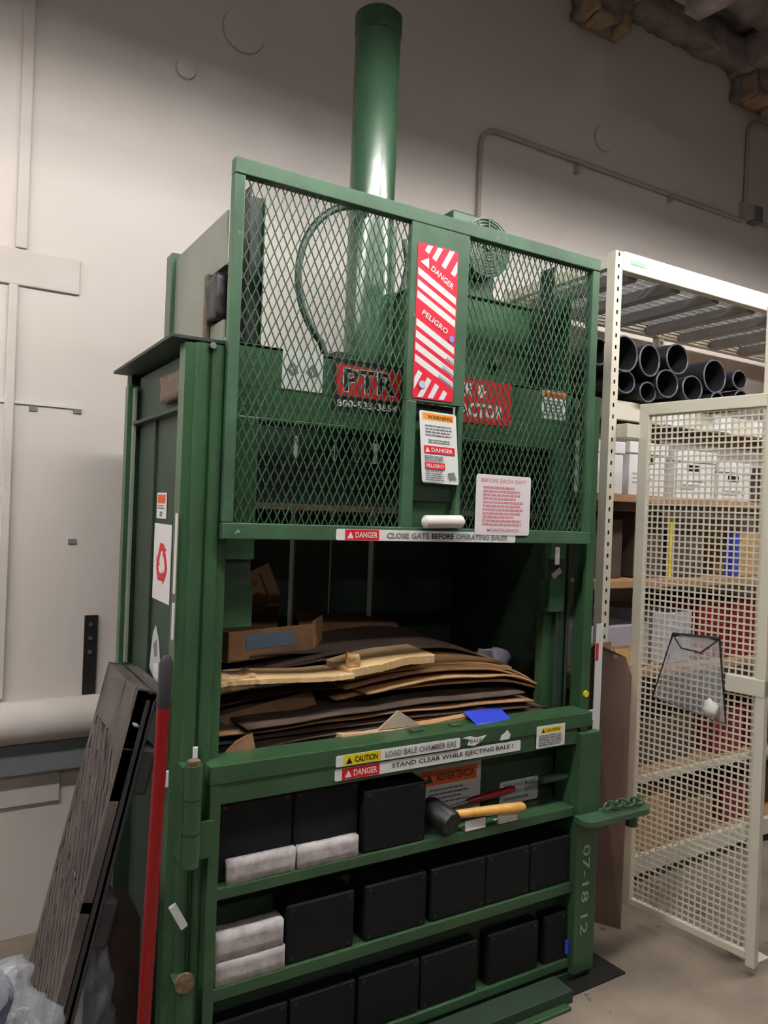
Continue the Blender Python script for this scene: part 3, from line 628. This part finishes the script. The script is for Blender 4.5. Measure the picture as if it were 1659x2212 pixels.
# lower fill, seen darkly through the opening
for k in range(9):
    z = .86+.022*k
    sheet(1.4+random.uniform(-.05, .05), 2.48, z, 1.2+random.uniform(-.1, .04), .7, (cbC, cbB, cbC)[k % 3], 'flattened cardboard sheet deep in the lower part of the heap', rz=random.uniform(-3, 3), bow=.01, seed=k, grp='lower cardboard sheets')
L2 = [  # cx cy cz w d mat rx ry rz bow drop label
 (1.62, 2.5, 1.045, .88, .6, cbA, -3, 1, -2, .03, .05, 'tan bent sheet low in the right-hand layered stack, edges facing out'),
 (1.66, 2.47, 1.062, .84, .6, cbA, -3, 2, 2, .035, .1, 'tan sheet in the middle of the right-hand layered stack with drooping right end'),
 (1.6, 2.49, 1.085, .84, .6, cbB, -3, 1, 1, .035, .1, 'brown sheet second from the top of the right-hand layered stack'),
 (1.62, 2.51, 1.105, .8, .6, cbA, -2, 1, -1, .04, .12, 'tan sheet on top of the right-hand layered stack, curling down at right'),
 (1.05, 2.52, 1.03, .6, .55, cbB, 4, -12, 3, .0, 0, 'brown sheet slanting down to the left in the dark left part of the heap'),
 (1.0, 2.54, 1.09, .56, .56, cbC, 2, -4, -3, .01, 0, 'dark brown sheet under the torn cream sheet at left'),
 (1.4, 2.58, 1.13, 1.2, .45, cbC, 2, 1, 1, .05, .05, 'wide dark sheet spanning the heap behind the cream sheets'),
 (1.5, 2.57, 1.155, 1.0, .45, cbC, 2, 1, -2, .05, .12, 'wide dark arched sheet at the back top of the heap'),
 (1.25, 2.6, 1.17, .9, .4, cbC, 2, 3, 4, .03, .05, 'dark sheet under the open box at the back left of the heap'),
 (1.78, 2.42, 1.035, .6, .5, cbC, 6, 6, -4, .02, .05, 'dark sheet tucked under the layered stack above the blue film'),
]
for i, (cx_, cy_, cz_, w_, d_, m_, rx_, ry_, rz_, bw, dr, lb) in enumerate(L2):
    sheet(cx_, cy_, cz_, w_, d_, m_, lb, rx_, ry_, rz_, bw, drop=dr, seed=i+20, edge=.012, th=.008 if i < 4 else .005, grp=LG)
sheet(.96, 2.22, 1.165, .45, .2, cbD, 'cream torn-edged sheet lying on the left of the heap', rx=-2, ry=1, rz=-2, edge=.02, seed=3, th=.014, rough=.004, grp=LG)
sheet(1.34, 2.22, 1.185, .34, .16, cbD, 'cream torn-edged sheet on top of the heap at the middle, tilted toward the opening', rx=4, ry=-5, rz=4, edge=.02, seed=5, th=.026, rough=.004, bow=.008, grp=LG)
sheet(1.66, 2.31, 1.145, .5, .2, cbA, 'narrow tan strip lying behind the layered stack at right', rx=6, ry=4, rz=-3, seed=8, bow=.01, th=.012, grp=LG)
tag(rough_box('torn_packing', .745, .85, 2.14, 2.22, 1.15, 1.19, bark, .018, .012, seed=4), 'crumpled torn tan and white packing at the left end of the cream sheet', 'packing')
tag(rough_box('torn_packing', 1.18, 1.215, 2.15, 2.19, 1.175, 1.22, bark, .02, .01, seed=9), 'small cream torn lump sticking up in the middle of the heap', 'packing')
# lower front pieces
sheet(1.45, 2.22, .995, .56, .24, cbA, 'pale tan sheet just inside the door rail at the middle', rx=8, ry=-3, seed=11, edge=.01, th=.012, grp=LG)
sheet(1.33, 2.17, .965, .4, .16, cbD, 'pale sheet lowest against the door rail at the middle', rx=-4, ry=2, seed=12, th=.02, grp=LG)
sheet(.98, 2.3, 1.0, .42, .3, cbC, 'dark curved sheet in the left front of the heap', rx=30, ry=6, seed=13, bow=.05, grp=LG)
sheet(.93, 2.25, 1.045, .36, .05, cbB, 'brown strip rising to the right in the dark left front of the heap', rx=60, ry=-9, rz=2, seed=14, grp=LG)
sheet(1.85, 2.3, 1.005, .5, .3, cbC, 'dark sheet under the drooping right end of the stack', rx=10, ry=5, seed=15, bow=.02, grp=LG)
# triangular corner flap
mb = MB(); P1 = [(1.27, 2.105, .985), (1.43, 2.102, .985), (1.35, 2.112, 1.037)]; n_ = Vector((0, .006, .002))
mb.add(P1+[tuple(Vector(p)+n_) for p in P1], [(0, 1, 2), (5, 4, 3), (0, 3, 4, 1), (1, 4, 5, 2), (2, 5, 3, 0)], cbG)
tag(mb.build('cardboard_flap'), 'pointed grey-tan cardboard corner sticking up above the door rail', 'cardboard')
mb = MB(); P1 = [(.735, 2.105, .96), (.85, 2.105, .97), (.84, 2.115, 1.025), (.79, 2.11, 1.005)]
mb.add(P1+[tuple(Vector(p)+n_) for p in P1], [(0, 1, 2, 3), (7, 6, 5, 4), (0, 4, 5, 1), (1, 5, 6, 2), (2, 6, 7, 3), (3, 7, 4, 0)], cbB)
tag(mb.build('cardboard_flap'), 'small brown flap in the bottom left corner of the opening', 'cardboard')
o = sheet(1.7, 2.07, .99, .17, .09, blue, 'bright blue plastic film draped over the door rail', rx=18, ry=2, seed=16, th=.002, name='plastic_film', cat='film', bow=.005)
o = sheet(1.27, 2.12, .978, .07, .05, bluel, 'small pale blue scrap beside the grey flap on the rail', rx=20, seed=17, th=.002, name='plastic_scrap', cat='scrap')
sheet(.8, 2.22, 1.01, .12, .1, mat('purple_grey_film', (80, 82, 120), .4), 'dark bluish film in the lower left corner of the heap', rx=50, seed=18, th=.003, name='plastic_film', cat='film', rough=.02)
tag(rough_box('crumpled_paper', 1.98, 2.06, 2.4, 2.5, 1.06, 1.14, lav, .03, .02, seed=2), 'pale crumpled wrapping at the right side of the chamber', 'paper')
sheet(1.5, 2.7, 1.19, .5, .2, cbB, 'brown flap leaning at the back middle of the chamber', rx=40, ry=6, rz=4, seed=19, grp=LG)
# open carton with blue label
t = thing('cardboard_carton', 'open brown carton with a blue-grey label at the back left of the heap', 'carton', (1.05, 2.45, 1.19))
M = Matrix.Translation((1.05, 2.5, 1.185)) @ Matrix.Rotation(rad(14), 4, 'Z')
mb = MB(); mb.box(-.24, .12, -.09, -.084, 0, .1, cbB, M); mb.box(-.24, .12, .2, .206, 0, .1, cbB, M); mb.box(-.24, .12, -.09, .2, 0, .005, cbB, M); mb.box(-.24, -.234, -.09, .2, 0, .1, cbB, M)
mb.build('carton_body', t)
M2 = M @ Matrix.Translation((.12, -.088, 0)) @ Matrix.Rotation(rad(38), 4, 'Z'); part_label(MB().box(0, .16, 0, .005, 0, .11, cbA, M2).build('side_flap', t), 'lighter tan flap')
M3 = M @ Matrix.Translation((.12, .2, 0)) @ Matrix.Rotation(rad(-20), 4, 'Z'); MB().box(0, .05, 0, .005, 0, .14, cbB, M3).build('end_flap', t)
part_label(MB().box(-.17, .03, -.0915, -.09, .035, .085, blueg, M).build('carton_label', t), 'blue-grey label')
# tilted printed flap at the back left
t = thing('printed_carton_flap', 'tilted brown carton flap with dark printed frame at the back left corner', 'carton', (1.0, 2.6, 1.35))
M = Matrix.Translation((.93, 2.6, 1.34)) @ Matrix.Rotation(rad(-24), 4, 'Y'); 
MB().box(-.16, .19, 0, .005, -.055, .08, cbB, M).build('flap', t, .001)
mb = MB(); mb.box(-.1, .12, -.001, 0, .028, .034, cbC, M); mb.box(-.1, .12, -.001, 0, -.012, -.006, cbC, M); mb.box(.14, .147, -.001, 0, -.03, .06, cbC, M); mb.build('printed_frame', t)

# ================================================================== LEFT FOREGROUND
# broom handle
t = thing('broom_pole', 'red pole with black grip leaning against the left column of the baler', 'pole', (.48, 1.9, 0))
A = Vector((.475, 1.86, 0)); Bp = Vector((.527, 1.93, 1.31)); d = Bp-A
MB().tube([A, A+d*.905], .0165, redp, 18).build('shaft', t, smooth=True)
MB().tube([A+d*.9, A+d*.985, Bp], [.0175, .0175, .009], gripb, 18).build('grip', t, smooth=True)
# plastic pallet
pallm2 = mat('pallet_plastic_dark', (52, 50, 54), .5)
t = thing('plastic_pallet', 'black plastic pallet standing on edge between the baler and the wall rail', 'pallet', (.3, 2.3, 0))
ex = Vector((0, -1, 0)); ez = Vector((.5-.235, 0, 1.19)).normalized(); en = ex.cross(ez).normalized()   # en points to the viewer side (-x)
if en.x > 0: en = -en
org = Vector((.235, 2.5, 0))
PM = Matrix((ex, ez, en)).transposed().to_4x4(); PM.translation = org
LW, LH = .4, 1.215
mb = MB()
def slot_face(mb, x0, x1, z0, z1): mb.box(x0, x1, z0, z1, -.012, 0, pallm, PM)
# deck built of slats leaving herringbone slots
mb.box(0, LW, 0, LH, -.05, -.04, blackd, PM)
mb.box(0, .03, 0, LH, -.03, 0, pallm, PM); mb.box(LW-.03, LW, 0, LH, -.03, 0, pallm, PM); mb.box(0, LW, LH-.16, LH, -.03, 0, pallm, PM); mb.box(.22, LW, LH-.3, LH-.16, -.03, 0, pallm, PM)
for zz in (.62,): mb.box(0, LW, zz, zz+.03, -.03, 0, pallm, PM)
for xx in (.258,): mb.box(xx-.006, xx+.008, 0, LH, -.03, 0, pallm, PM)
random.seed(3)
for ba, bb, sg in ((.03, .14, -1), (.14, .255, -1), (.255, LW-.03, -1)):
    z = -.3
    while z < LH-.22:
        za, zb_ = (z, z+.26) if sg > 0 else (z+.2, z)
        def cl(xa, za, xb, zb_, lo, hi):
            if max(za, zb_) <= lo or min(za, zb_) >= hi: return None
            t0, t1 = 0, 1; dz = zb_-za
            for lim in (lo, hi):
                tt = (lim-za)/dz
                if 0 < tt < 1:
                    if (za < lo if lim == lo else za > hi): t0 = tt
                    elif (zb_ < lo if lim == lo else zb_ > hi): t1 = tt
            return (xa+(xb-xa)*t0, za+dz*t0), (xa+(xb-xa)*t1, za+dz*t1)
        q = cl(ba, za, bb, zb_, .0, LH-.16)
        if q: mb.bar(PM @ Vector((*q[0], -.008)), PM @ Vector((*q[1], -.008)), .017, .016, pallm, up=en)
        z += .075
mb.build('deck', t, .001)
mb = MB(); mb.box(0, LW, LH-.03, LH, -.1, -.02, pallm, PM); mb.box(LW-.02, LW, 0, LH, -.06, -.02, pallm2, PM); mb.box(0, .02, 0, LH, -.06, -.02, pallm2, PM); mb.build('rim', t, .006)
for zz in (.02, .52, .93):
    for xx in (.03, LW-.12): MB().box(xx, xx+.11, zz, zz+.13, -.1, -.03, pallm2, PM).build('foot', t, .01)
for zz, xx in ((.66, .24), (.96, .36), (1.13, .43)):
    part_label(MB().box(xx, xx+.03, zz, zz+.004, -.01, .001, grey, PM).build('scuff', t), 'pale scuff mark')
# bin and bags
t = thing('waste_bin', 'dark bin with clear plastic liner in the lower left corner', 'bin', (-.02, 1.82, 0))
MB().tube([(-.02, 1.82, .0), (-.02, 1.82, .6), (-.02, 1.82, .62)], [.17, .2, .21], bluebin, 32).build('bin_body', t, smooth=True)
def blob(name, cx_, cy_, cz_, rx_, ry_, rz_, m, amp, parent=None, seed=0, sub=5):
    bm = bmesh.new(); bmesh.ops.create_icosphere(bm, subdivisions=sub, radius=1)
    for v in bm.verts:
        q = v.co.copy(); nn = noise.noise(q*1.7+Vector((seed, 0, 0)))+.5*noise.noise(q*4+Vector((0, seed, 0)))-.6*abs(noise.noise(q*6+Vector((seed, seed, 0))))
        k = 1+amp*nn; v.co = Vector((cx_+q.x*rx_*k, cy_+q.y*ry_*k, cz_+q.z*rz_*k))
    me = bpy.data.meshes.new(name); bm.to_mesh(me); bm.free(); me.materials.append(m)
    for p in me.polygons: p.use_smooth = True
    o = bpy.data.objects.new(name, me); C.objects.link(o)
    if parent: o.parent = parent; o.matrix_parent_inverse = Matrix.Translation(-parent_world(parent))
    return o
tag(blob('clear_plastic_bag', .06, 1.85, .55, .19, .17, .13, bagm, .4, seed=2), 'crumpled clear plastic bag bulging over the dark bin in the lower left corner', 'bag')
tag(blob('clear_plastic_bag', .42, 2.25, .2, .09, .12, .22, bagm, .3, seed=6, sub=4), 'greyish clear plastic hanging between the pallet and the baler', 'bag')
tag(BX('floor_box', .46, .58, 2.3, 2.5, 0, .45, cbC), 'dim brown box on the floor between the pallet and the baler', 'box')

# ================================================================== RIGHT SIDE
tag(MB().prism([(1.99, 1.925), (2.285, 1.93), (2.273, 2.08), (1.99, 2.08)], 0, .008, blackd).build('floor_mat', bevel=.001), 'black rubber mat on the floor at the right foot of the baler', 'mat')
# white narrow board with red mark
t = thing('narrow_sign_board', 'narrow white board with a red mark standing behind the right column of the baler', 'board', (2.36, 2.2, 0))
MB().box(2.345, 2.385, 2.195, 2.2, .0, 1.27, white).build('board', t, .001); part_label(BX('red_mark', 2.347, 2.36, 2.193, 2.195, 1.12, 1.19, redd, t, 0), 'red mark')
MB().box(2.26, 2.35, 2.19, 2.2, .88, .92, white).build('tab', t, .001)
part_label(MB().tube([(2.15, 2.048, 1.035), (2.15, 2.058, 1.035)], .012, yellow).build('yellow_knob', B), 'yellow knob')
# flattened carton standing
t = thing('flattened_carton', 'tall brown flattened carton standing between the baler and the white mesh door', 'carton', (2.49, 2.2, 0))
def quad_slab(name, pts, m, nrm, parent, th=.006):
    n_ = Vector(nrm).normalized()*th; k = len(pts)
    vs = [Vector(p) for p in pts]; vs += [v+n_ for v in vs]
    return MB().add(vs, [tuple(range(k)), tuple(range(2*k-1, k-1, -1))]+[(i, (i+1) % k, k+(i+1) % k, k+i) for i in range(k)], m).build(name, parent)
quad_slab('front_panel', [(2.43, 2.285, 0), (2.508, 2.153, 0), (2.515, 2.153, 1.05), (2.49, 2.165, 1.13), (2.39, 2.24, 1.18), (2.39, 2.27, 1.15)], mat('cardboard_umber', (112, 88, 76), .88, col2=(96, 74, 64), vscale=4), (.6, .4, 0), t)
quad_slab('side_panel', [(2.508, 2.153, 0), (2.575, 2.235, 0), (2.6, 2.24, 1.16), (2.45, 2.2, 1.17), (2.515, 2.153, 1.04)], cbA, (-.4, .7, 0), t)
quad_slab('back_panel', [(2.43, 2.285, 0), (2.52, 2.29, 0), (2.54, 2.29, 1.17), (2.4, 2.28, 1.17)], cbB, (0, 1, 0), t)

# rack
RX0, RX1, RY0, RY1, RZ = 2.485, 5.0, 2.3, 3.04, 2.86
rk = thing('storage_rack', 'tall cream steel storage rack with wire-mesh door and wooden shelves', 'rack', (3.7, 2.7, 0))
def post(x, y, h, sgn=1):
    mb = MB(); z = 0; w_ = .045; s_ = .05
    mb.box(x, x+.008, y, y+w_, 0, h, cream); mb.box(x+w_-.008, x+w_, y, y+w_, 0, h, cream); mb.box(x+.008, x+w_-.008, y+w_-.004, y+w_, 0, h, cream)
    mb.box(x+.008, x+.017, y, y+.003, 0, h, cream); mb.box(x+w_-.017, x+w_-.008, y, y+.003, 0, h, cream)
    while z < h: mb.box(x+.017, x+w_-.017, y, y+.003, z, min(z+.033, h), cream); z += s_
    mb.box(x+.008, x+w_-.008, y+.01, y+.012, 0, h, blackd)
    return mb.build('upright', rk)
for x in (RX0, 3.62, RX1-.045):
    for y in (RY0, RY1-.045):
        if x == 3.62 and y == RY0: continue
        post(x, y, RZ-.005)
for y in (RY0-.004, RY1-.04): BX('top_beam', RX0+.045, RX1-.045, y, y+.045, RZ-.085, RZ, cream, rk, .004)
for x in (RX0+.005, RX1-.045): BX('end_beam', x, x+.04, RY0+.045, RY1-.045, RZ-.07, RZ-.02, cream, rk, .003)
s = Sign((RX0+.09, RY0-.0045, RZ-.05)); s.rect(0, 0, .1, .018, mat('pale_green_label', (150, 214, 160), .5)); part_label(s.build('label', rk), 'pale green label')
# deck supports and corrugated mesh deck
x = RX0+.14
while x < RX1-.1:
    MB().add([(x, RY0+.05, RZ-.095), (x+.06, RY0+.05, RZ-.095), (x+.06, RY1-.05, RZ-.095), (x, RY1-.05, RZ-.095), (x, RY0+.05, RZ-.045), (x+.06, RY0+.05, RZ-.045), (x+.06, RY1-.05, RZ-.045), (x, RY1-.05, RZ-.045)],
             [(0, 1, 2, 3), (0, 4, 5, 1), (3, 2, 6, 7), (0, 3, 7, 4), (1, 5, 6, 2)], galv).build('deck_support', rk, .006); x += .29
mb = MB(); n = 0; x = RX0+.05
while x < RX1-.05: mb.box(x, x+.005, RY0+.04, RY1-.04, RZ-.03, RZ-.025, galv); x += .02
y = RY0+.05
while y < RY1-.04: mb.box(RX0+.05, RX1-.05, y, y+.006, RZ-.036, RZ-.03, galv); y += .05
mb.build('wire_deck', rk)
SH = [(2.235, 2.12, plank), (1.815, 0, plank), (1.42, 0, plank), (1.0, 0, plank), (.5, 0, plank), (.13, 0, plank)]
for z, _, m_ in SH: BX('shelf_board', RX0+.05, RX1-.05, RY0+.12, RY1-.05, z-.018, z, m_, rk, .001)
for z in (2.235, .13):
    BX('shelf_beam', RX0+.05, RX1-.05, RY0+.09, RY0+.12, z-.085, z, cream, rk, .003)
for z in (1.815, 1.42, 1.0, .5): BX('shelf_beam', RX0+.05, RX1-.05, RY0+.1, RY0+.12, z-.035, z, plank if z > .6 else cream, rk, .003)
for xx in (2.95, 3.3, 3.62): part_label(BX('beam_label', xx, xx+.14, RY0+.086, RY0+.09, 2.155, 2.228, white, rk, .0), 'white label on the beam')
for z in (2.235, 1.815, 1.42, 1.0, .5, .13): BX('rear_beam', RX0+.05, RX1-.05, RY1-.05, RY1-.03, z-.06, z, cream, rk, .002)

# mesh door
HX, HY, NX, NY, DZ0, DZ1 = 2.625, 2.25, 2.72, 1.69, .05, 2.2
dirv = Vector((NX-HX, NY-HY, 0)); LD = dirv.length; dirv.normalize(); dn = Vector((dirv.y, -dirv.x, 0))
DM = Matrix((dirv, dn, Vector((0, 0, 1)))).transposed().to_4x4(); DM.translation = (HX, HY, 0)
mb = MB(); 
mb.box(0, .045, -.015, .015, DZ0, DZ1, cream, DM); mb.box(LD-.035, LD, -.018, .018, DZ0-.02, DZ1, cream, DM)
mb.box(.045, LD-.035, -.015, .015, DZ1-.05, DZ1, cream, DM); mb.box(.045, LD-.035, -.012, .012, DZ0, DZ0+.03, cream, DM)
dr = mb.build('mesh_door', rk, .003)
mb = MB(); px_ = .0252; n = int((LD-.08)/px_); x0 = .045
for i in range(1, int((LD-.08)/px_)+1): mb.box(x0+i*px_-.0034, x0+i*px_+.0034, -.002, .0005, DZ0+.03, DZ1-.05, cream, DM)
nz = int((DZ1-DZ0-.08)/px_)
for j in range(1, nz+1): z = DZ0+.03+j*px_; mb.box(.045, LD-.035, .0, .003, z-.0034, z+.0034, cream, DM)
mb.build('wire_mesh', dr)
MB().box(LD-.15, LD, -.022, .022, 1.05, 1.115, cream, DM).build('lock_housing', dr, .003)
for z in (2.08, 1.1, .25):
    BX('hinge_bracket', RX0+.045, HX+.01, RY0-.06, RY0+.0, z-.03, z+.03, cream, rk, .003)
# second mesh door panel edge at the right border
t = thing('steel_post', 'cream steel post at the far right edge in front of the rack', 'post', (3.25, 1.73, 0))
def onray(px, py, dist):   # placement check only
    return None
MB().box(2.795, 2.84, 1.76, 1.8, 0, 2.56, cream).build('post_tube', t, .003); MB().box(2.77, 2.87, 1.73, 1.83, 0, .01, cream).build('foot_plate', t, .001)
t.location = (2.82, 1.78, 0)
for ch in t.children: ch.matrix_parent_inverse = Matrix.Translation((-2.82, -1.78, 0))

# net bag on the door
t = thing('net_bag', 'grey translucent net bag with black rim hanging on the wire-mesh door', 'bag', (2.66, 2.0, 1.2))
def D(a, b, z): return DM @ Vector((a, -b, z))
fr = [D(.135, -.02, 1.235), D(.36, -.02, 1.235), D(.4, 0, 1)]
fr = [D(.195, -.02, 1.235), D(.39, -.02, 1.245), D(.435, -.035, .925), D(.125, -.035, .965)]
bk = [v-dn*-.0+dn*.0 for v in fr]
vs = []; nx = ny = 10
for j in range(ny+1):
    for i in range(nx+1):
        a, b = i/nx, j/ny; p = (fr[0]*(1-a)+fr[1]*a)*(1-b)+(fr[3]*(1-a)+fr[2]*a)*b; vs.append(p+dn*(.035*math.sin(PI*a)*math.sin(PI*(.15+.75*b))+.004*noise.noise(p*30)))
fs = [(j*(nx+1)+i, j*(nx+1)+i+1, (j+1)*(nx+1)+i+1, (j+1)*(nx+1)+i) for j in range(ny) for i in range(nx)]
o = MB().add(vs, fs, netm).build('net', t, smooth=True)
part_label(MB().tube([fr[0]-dn*.0, fr[1]], .009, blackd, 8).build('top_rim', t), 'black rim')
part_label(MB().tube([fr[0], fr[3], fr[2], fr[1]], .004, blackd, 8).build('edge_binding', t), 'black binding')
part_label(MB().tube([fr[0], D(.25, -.05, 1.19), D(.33, -.05, 1.185), fr[1]], .003, blackd, 8).build('mouth_wire', t, smooth=True), 'thin black wire loop')
tag(blob('crumpled_paper', *D(.385, -.06, .975), .03, .03, .035, whited, .35, seed=4, sub=3), 'crumpled white paper poking out at the bottom of the net bag', 'paper')

# black tubes on the upper shelf
TB = [(2.452, 2.42, .062, 'leftmost black tube, seen between baler and rack post'), (2.62, 2.435, .085, 'black tube at the top left of the pile right behind the post'), (2.64, 2.315, .06, 'black tube under the top left tube next to the post'),
      (2.775, 2.425, .074, 'large round black tube, second from the rack post in the top row'), (2.975, 2.46, .08, 'wide black tube in the middle of the top row'), (2.79, 2.285, .05, 'flattened black tube at the lower left of the pile'),
      (2.9, 2.335, .07, 'black tube under the middle of the pile'), (3.09, 2.335, .07, 'black tube in the lower row right of the middle'), (3.265, 2.415, .082, 'black tube with a folded inner layer at right of the top row'),
      (3.27, 2.29, .05, 'black tube in the lower row beneath the folded one'), (3.45, 2.42, .055, 'small black tube at the right end of the pile, upper'), (3.48, 2.32, .055, 'small black tube at the right end of the pile, lower')]
for i, (x, z, r_, lb) in enumerate(TB):
    t = thing('black_tube', lb, 'tube', (x, 2.6, z), 'black tubes on the upper rack shelf')
    sqx, sqz = random.uniform(.92, 1.12), random.uniform(.85, 1.02); n = 28; y0, y1 = 2.345+.008*(i % 3), 2.92
    mb = MB(); vs = []
    for (rr_, yy) in ((r_, y0), (r_, y1), (r_-.006, y1), (r_-.006, y0)):
        for k in range(n): a = 2*PI*k/n; vs.append((x+rr_*sqx*math.cos(a), yy, z+rr_*sqz*math.sin(a)))
    fs = [(q*n+k, q*n+(k+1) % n, (q+1)*n+(k+1) % n, (q+1)*n+k) for q in (0, 2) for k in range(n)]+[(n+k, n+(k+1) % n, 2*n+(k+1) % n, 2*n+k) for k in range(n)]
    mb.add(vs, fs, tubem).build('tube_wall', t, smooth=True)
    ring = [(x+(r_-.003)*sqx*math.cos(2*PI*k/n), y0-.001, z+(r_-.003)*sqz*math.sin(2*PI*k/n)) for k in range(n+1)]
    part_label(MB().tube(ring, .0042, tubee, 6, cap=False).build('rim', t, smooth=True), 'lighter grey rim')

# white storage boxes
def banker_box(x, z, w_, h_, lb, y=2.44, d=.38, rz=0):
    t = thing('storage_box', lb, 'box', (x+w_/2, y+d/2, z), 'white lidded storage boxes')
    M = Matrix.Translation((x, y, z)) @ Matrix.Rotation(rad(rz), 4, 'Z')
    MB().box(.006, w_-.006, .006, d-.006, 0, h_-.02, banker, M).build('box_body', t, .003)
    MB().box(0, w_, 0, d, h_-.055, h_, banker, M).build('lid', t, .004)
    part_label(MB().box(w_*.3, w_*.62, .0045, .0065, h_-.1, h_-.07, black, M).build('hand_hole', t), 'dark hand hole')
    mb = MB(); 
    for k in range(3): mb.box(w_*.12, w_*(.7-.1*k), .0035, .0065, h_-.15-.02*k, h_-.144-.02*k, lgrey, M)
    mb.build('printed_lines', t); return t
banker_box(2.55, 1.817, .2, .24, 'white storage box partly hidden behind the rack post')
banker_box(2.78, 1.817, .27, .25, 'white lidded storage box left of the middle on the second shelf')
banker_box(3.1, 1.817, .3, .235, 'white lidded storage box in the middle of the second shelf, lid askew', rz=-3)
banker_box(3.44, 1.817, .28, .2, 'white storage box at the right end of the second shelf')
# shelf contents
def simple(name, x0, x1, y0, y1, z0, z1, m, lb, cat): return tag(BX(name, x0, x1, y0, y1, z0, z1, m, None, .004), lb, cat)
simple('brown_carton', 2.55, 2.82, 2.5, 2.9, 1.422, 1.7, cbC, 'dark brown carton behind the rack post on the third shelf', 'carton')
simple('dark_carton', 2.9, 3.1, 2.5, 2.9, 1.422, 1.74, cbC, 'dark carton on the third shelf with a yellow strip beside it', 'carton')
simple('yellow_strip', 3.11, 3.13, 2.46, 2.47, 1.422, 1.72, yellow, 'thin yellow strip standing on the third shelf', 'strip')
simple('brown_carton', 3.18, 3.42, 2.5, 2.9, 1.422, 1.66, cbC, 'dark brown carton in the middle of the third shelf', 'carton')
simple('blue_folder', 3.64, 3.66, 2.46, 2.53, 1.422, 1.66, blue, 'narrow blue folder standing on the third shelf', 'folder')
simple('brown_carton', 3.7, 3.95, 2.47, 2.9, 1.422, 1.65, cbA, 'tan carton right of the blue folder on the third shelf', 'carton')
simple('white_carton', 3.02, 3.3, 2.46, 2.9, 1.002, 1.25, lav, 'pale lavender carton on the fourth shelf beside the red bins', 'carton')
simple('white_carton', 2.58, 2.98, 2.46, 2.9, 1.002, 1.2, lav, 'long pale lavender carton on the fourth shelf behind the rack post', 'carton')
for x, z, lb in ((3.34, 1.002, 'red bin on the fourth shelf next to the lavender carton'), (3.62, 1.002, 'red bin on the fourth shelf at the right end'), (3.5, .502, 'red bin on the fifth shelf left of its twin'), (3.82, .502, 'red bin on the fifth shelf at the right end'), (3.6, .132, 'red bin on the bottom shelf at the right')):
    t = thing('red_bin', lb, 'bin', (x+.13, 2.65, z), 'red bins on the rack'); h_ = .3 if z > .9 else .22
    mb = MB()
    M = Matrix.Translation((x, 2.46, z)); mb.box(0, .26, 0, .006, 0, h_, redbin, M); mb.box(0, .26, .37, .376, 0, h_, redbin, M); mb.box(0, .006, 0, .376, 0, h_, redbin, M); mb.box(.254, .26, 0, .376, 0, h_, redbin, M); mb.box(0, .26, 0, .376, 0, .006, redbin, M)
    mb.build('bin_body', t, .003); mb = MB(); mb.box(-.008, 0, -.008, .384, h_-.02, h_, redbin, M); mb.box(.26, .268, -.008, .384, h_-.02, h_, redbin, M); mb.box(-.008, .268, -.008, .0, h_-.02, h_, redbin, M); mb.box(-.008, .268, .376, .384, h_-.02, h_, redbin, M); mb.build('rim', t, .002)
simple('brown_carton', 2.6, 2.9, 2.5, 2.95, .502, .8, cbC, 'dark brown carton on the fifth shelf near the rack post', 'carton')
simple('dark_carton', 2.98, 3.4, 2.5, 2.95, .502, .72, cbC, 'low dark carton in the middle of the fifth shelf', 'carton')
simple('brown_carton', 2.62, 3.12, 2.42, 2.95, .132, .38, cbA, 'big tan carton on the bottom shelf behind the mesh door', 'carton')
simple('brown_carton', 3.16, 3.5, 2.44, 2.95, .132, .3, cbB, 'lower brown carton in the middle of the bottom shelf', 'carton')
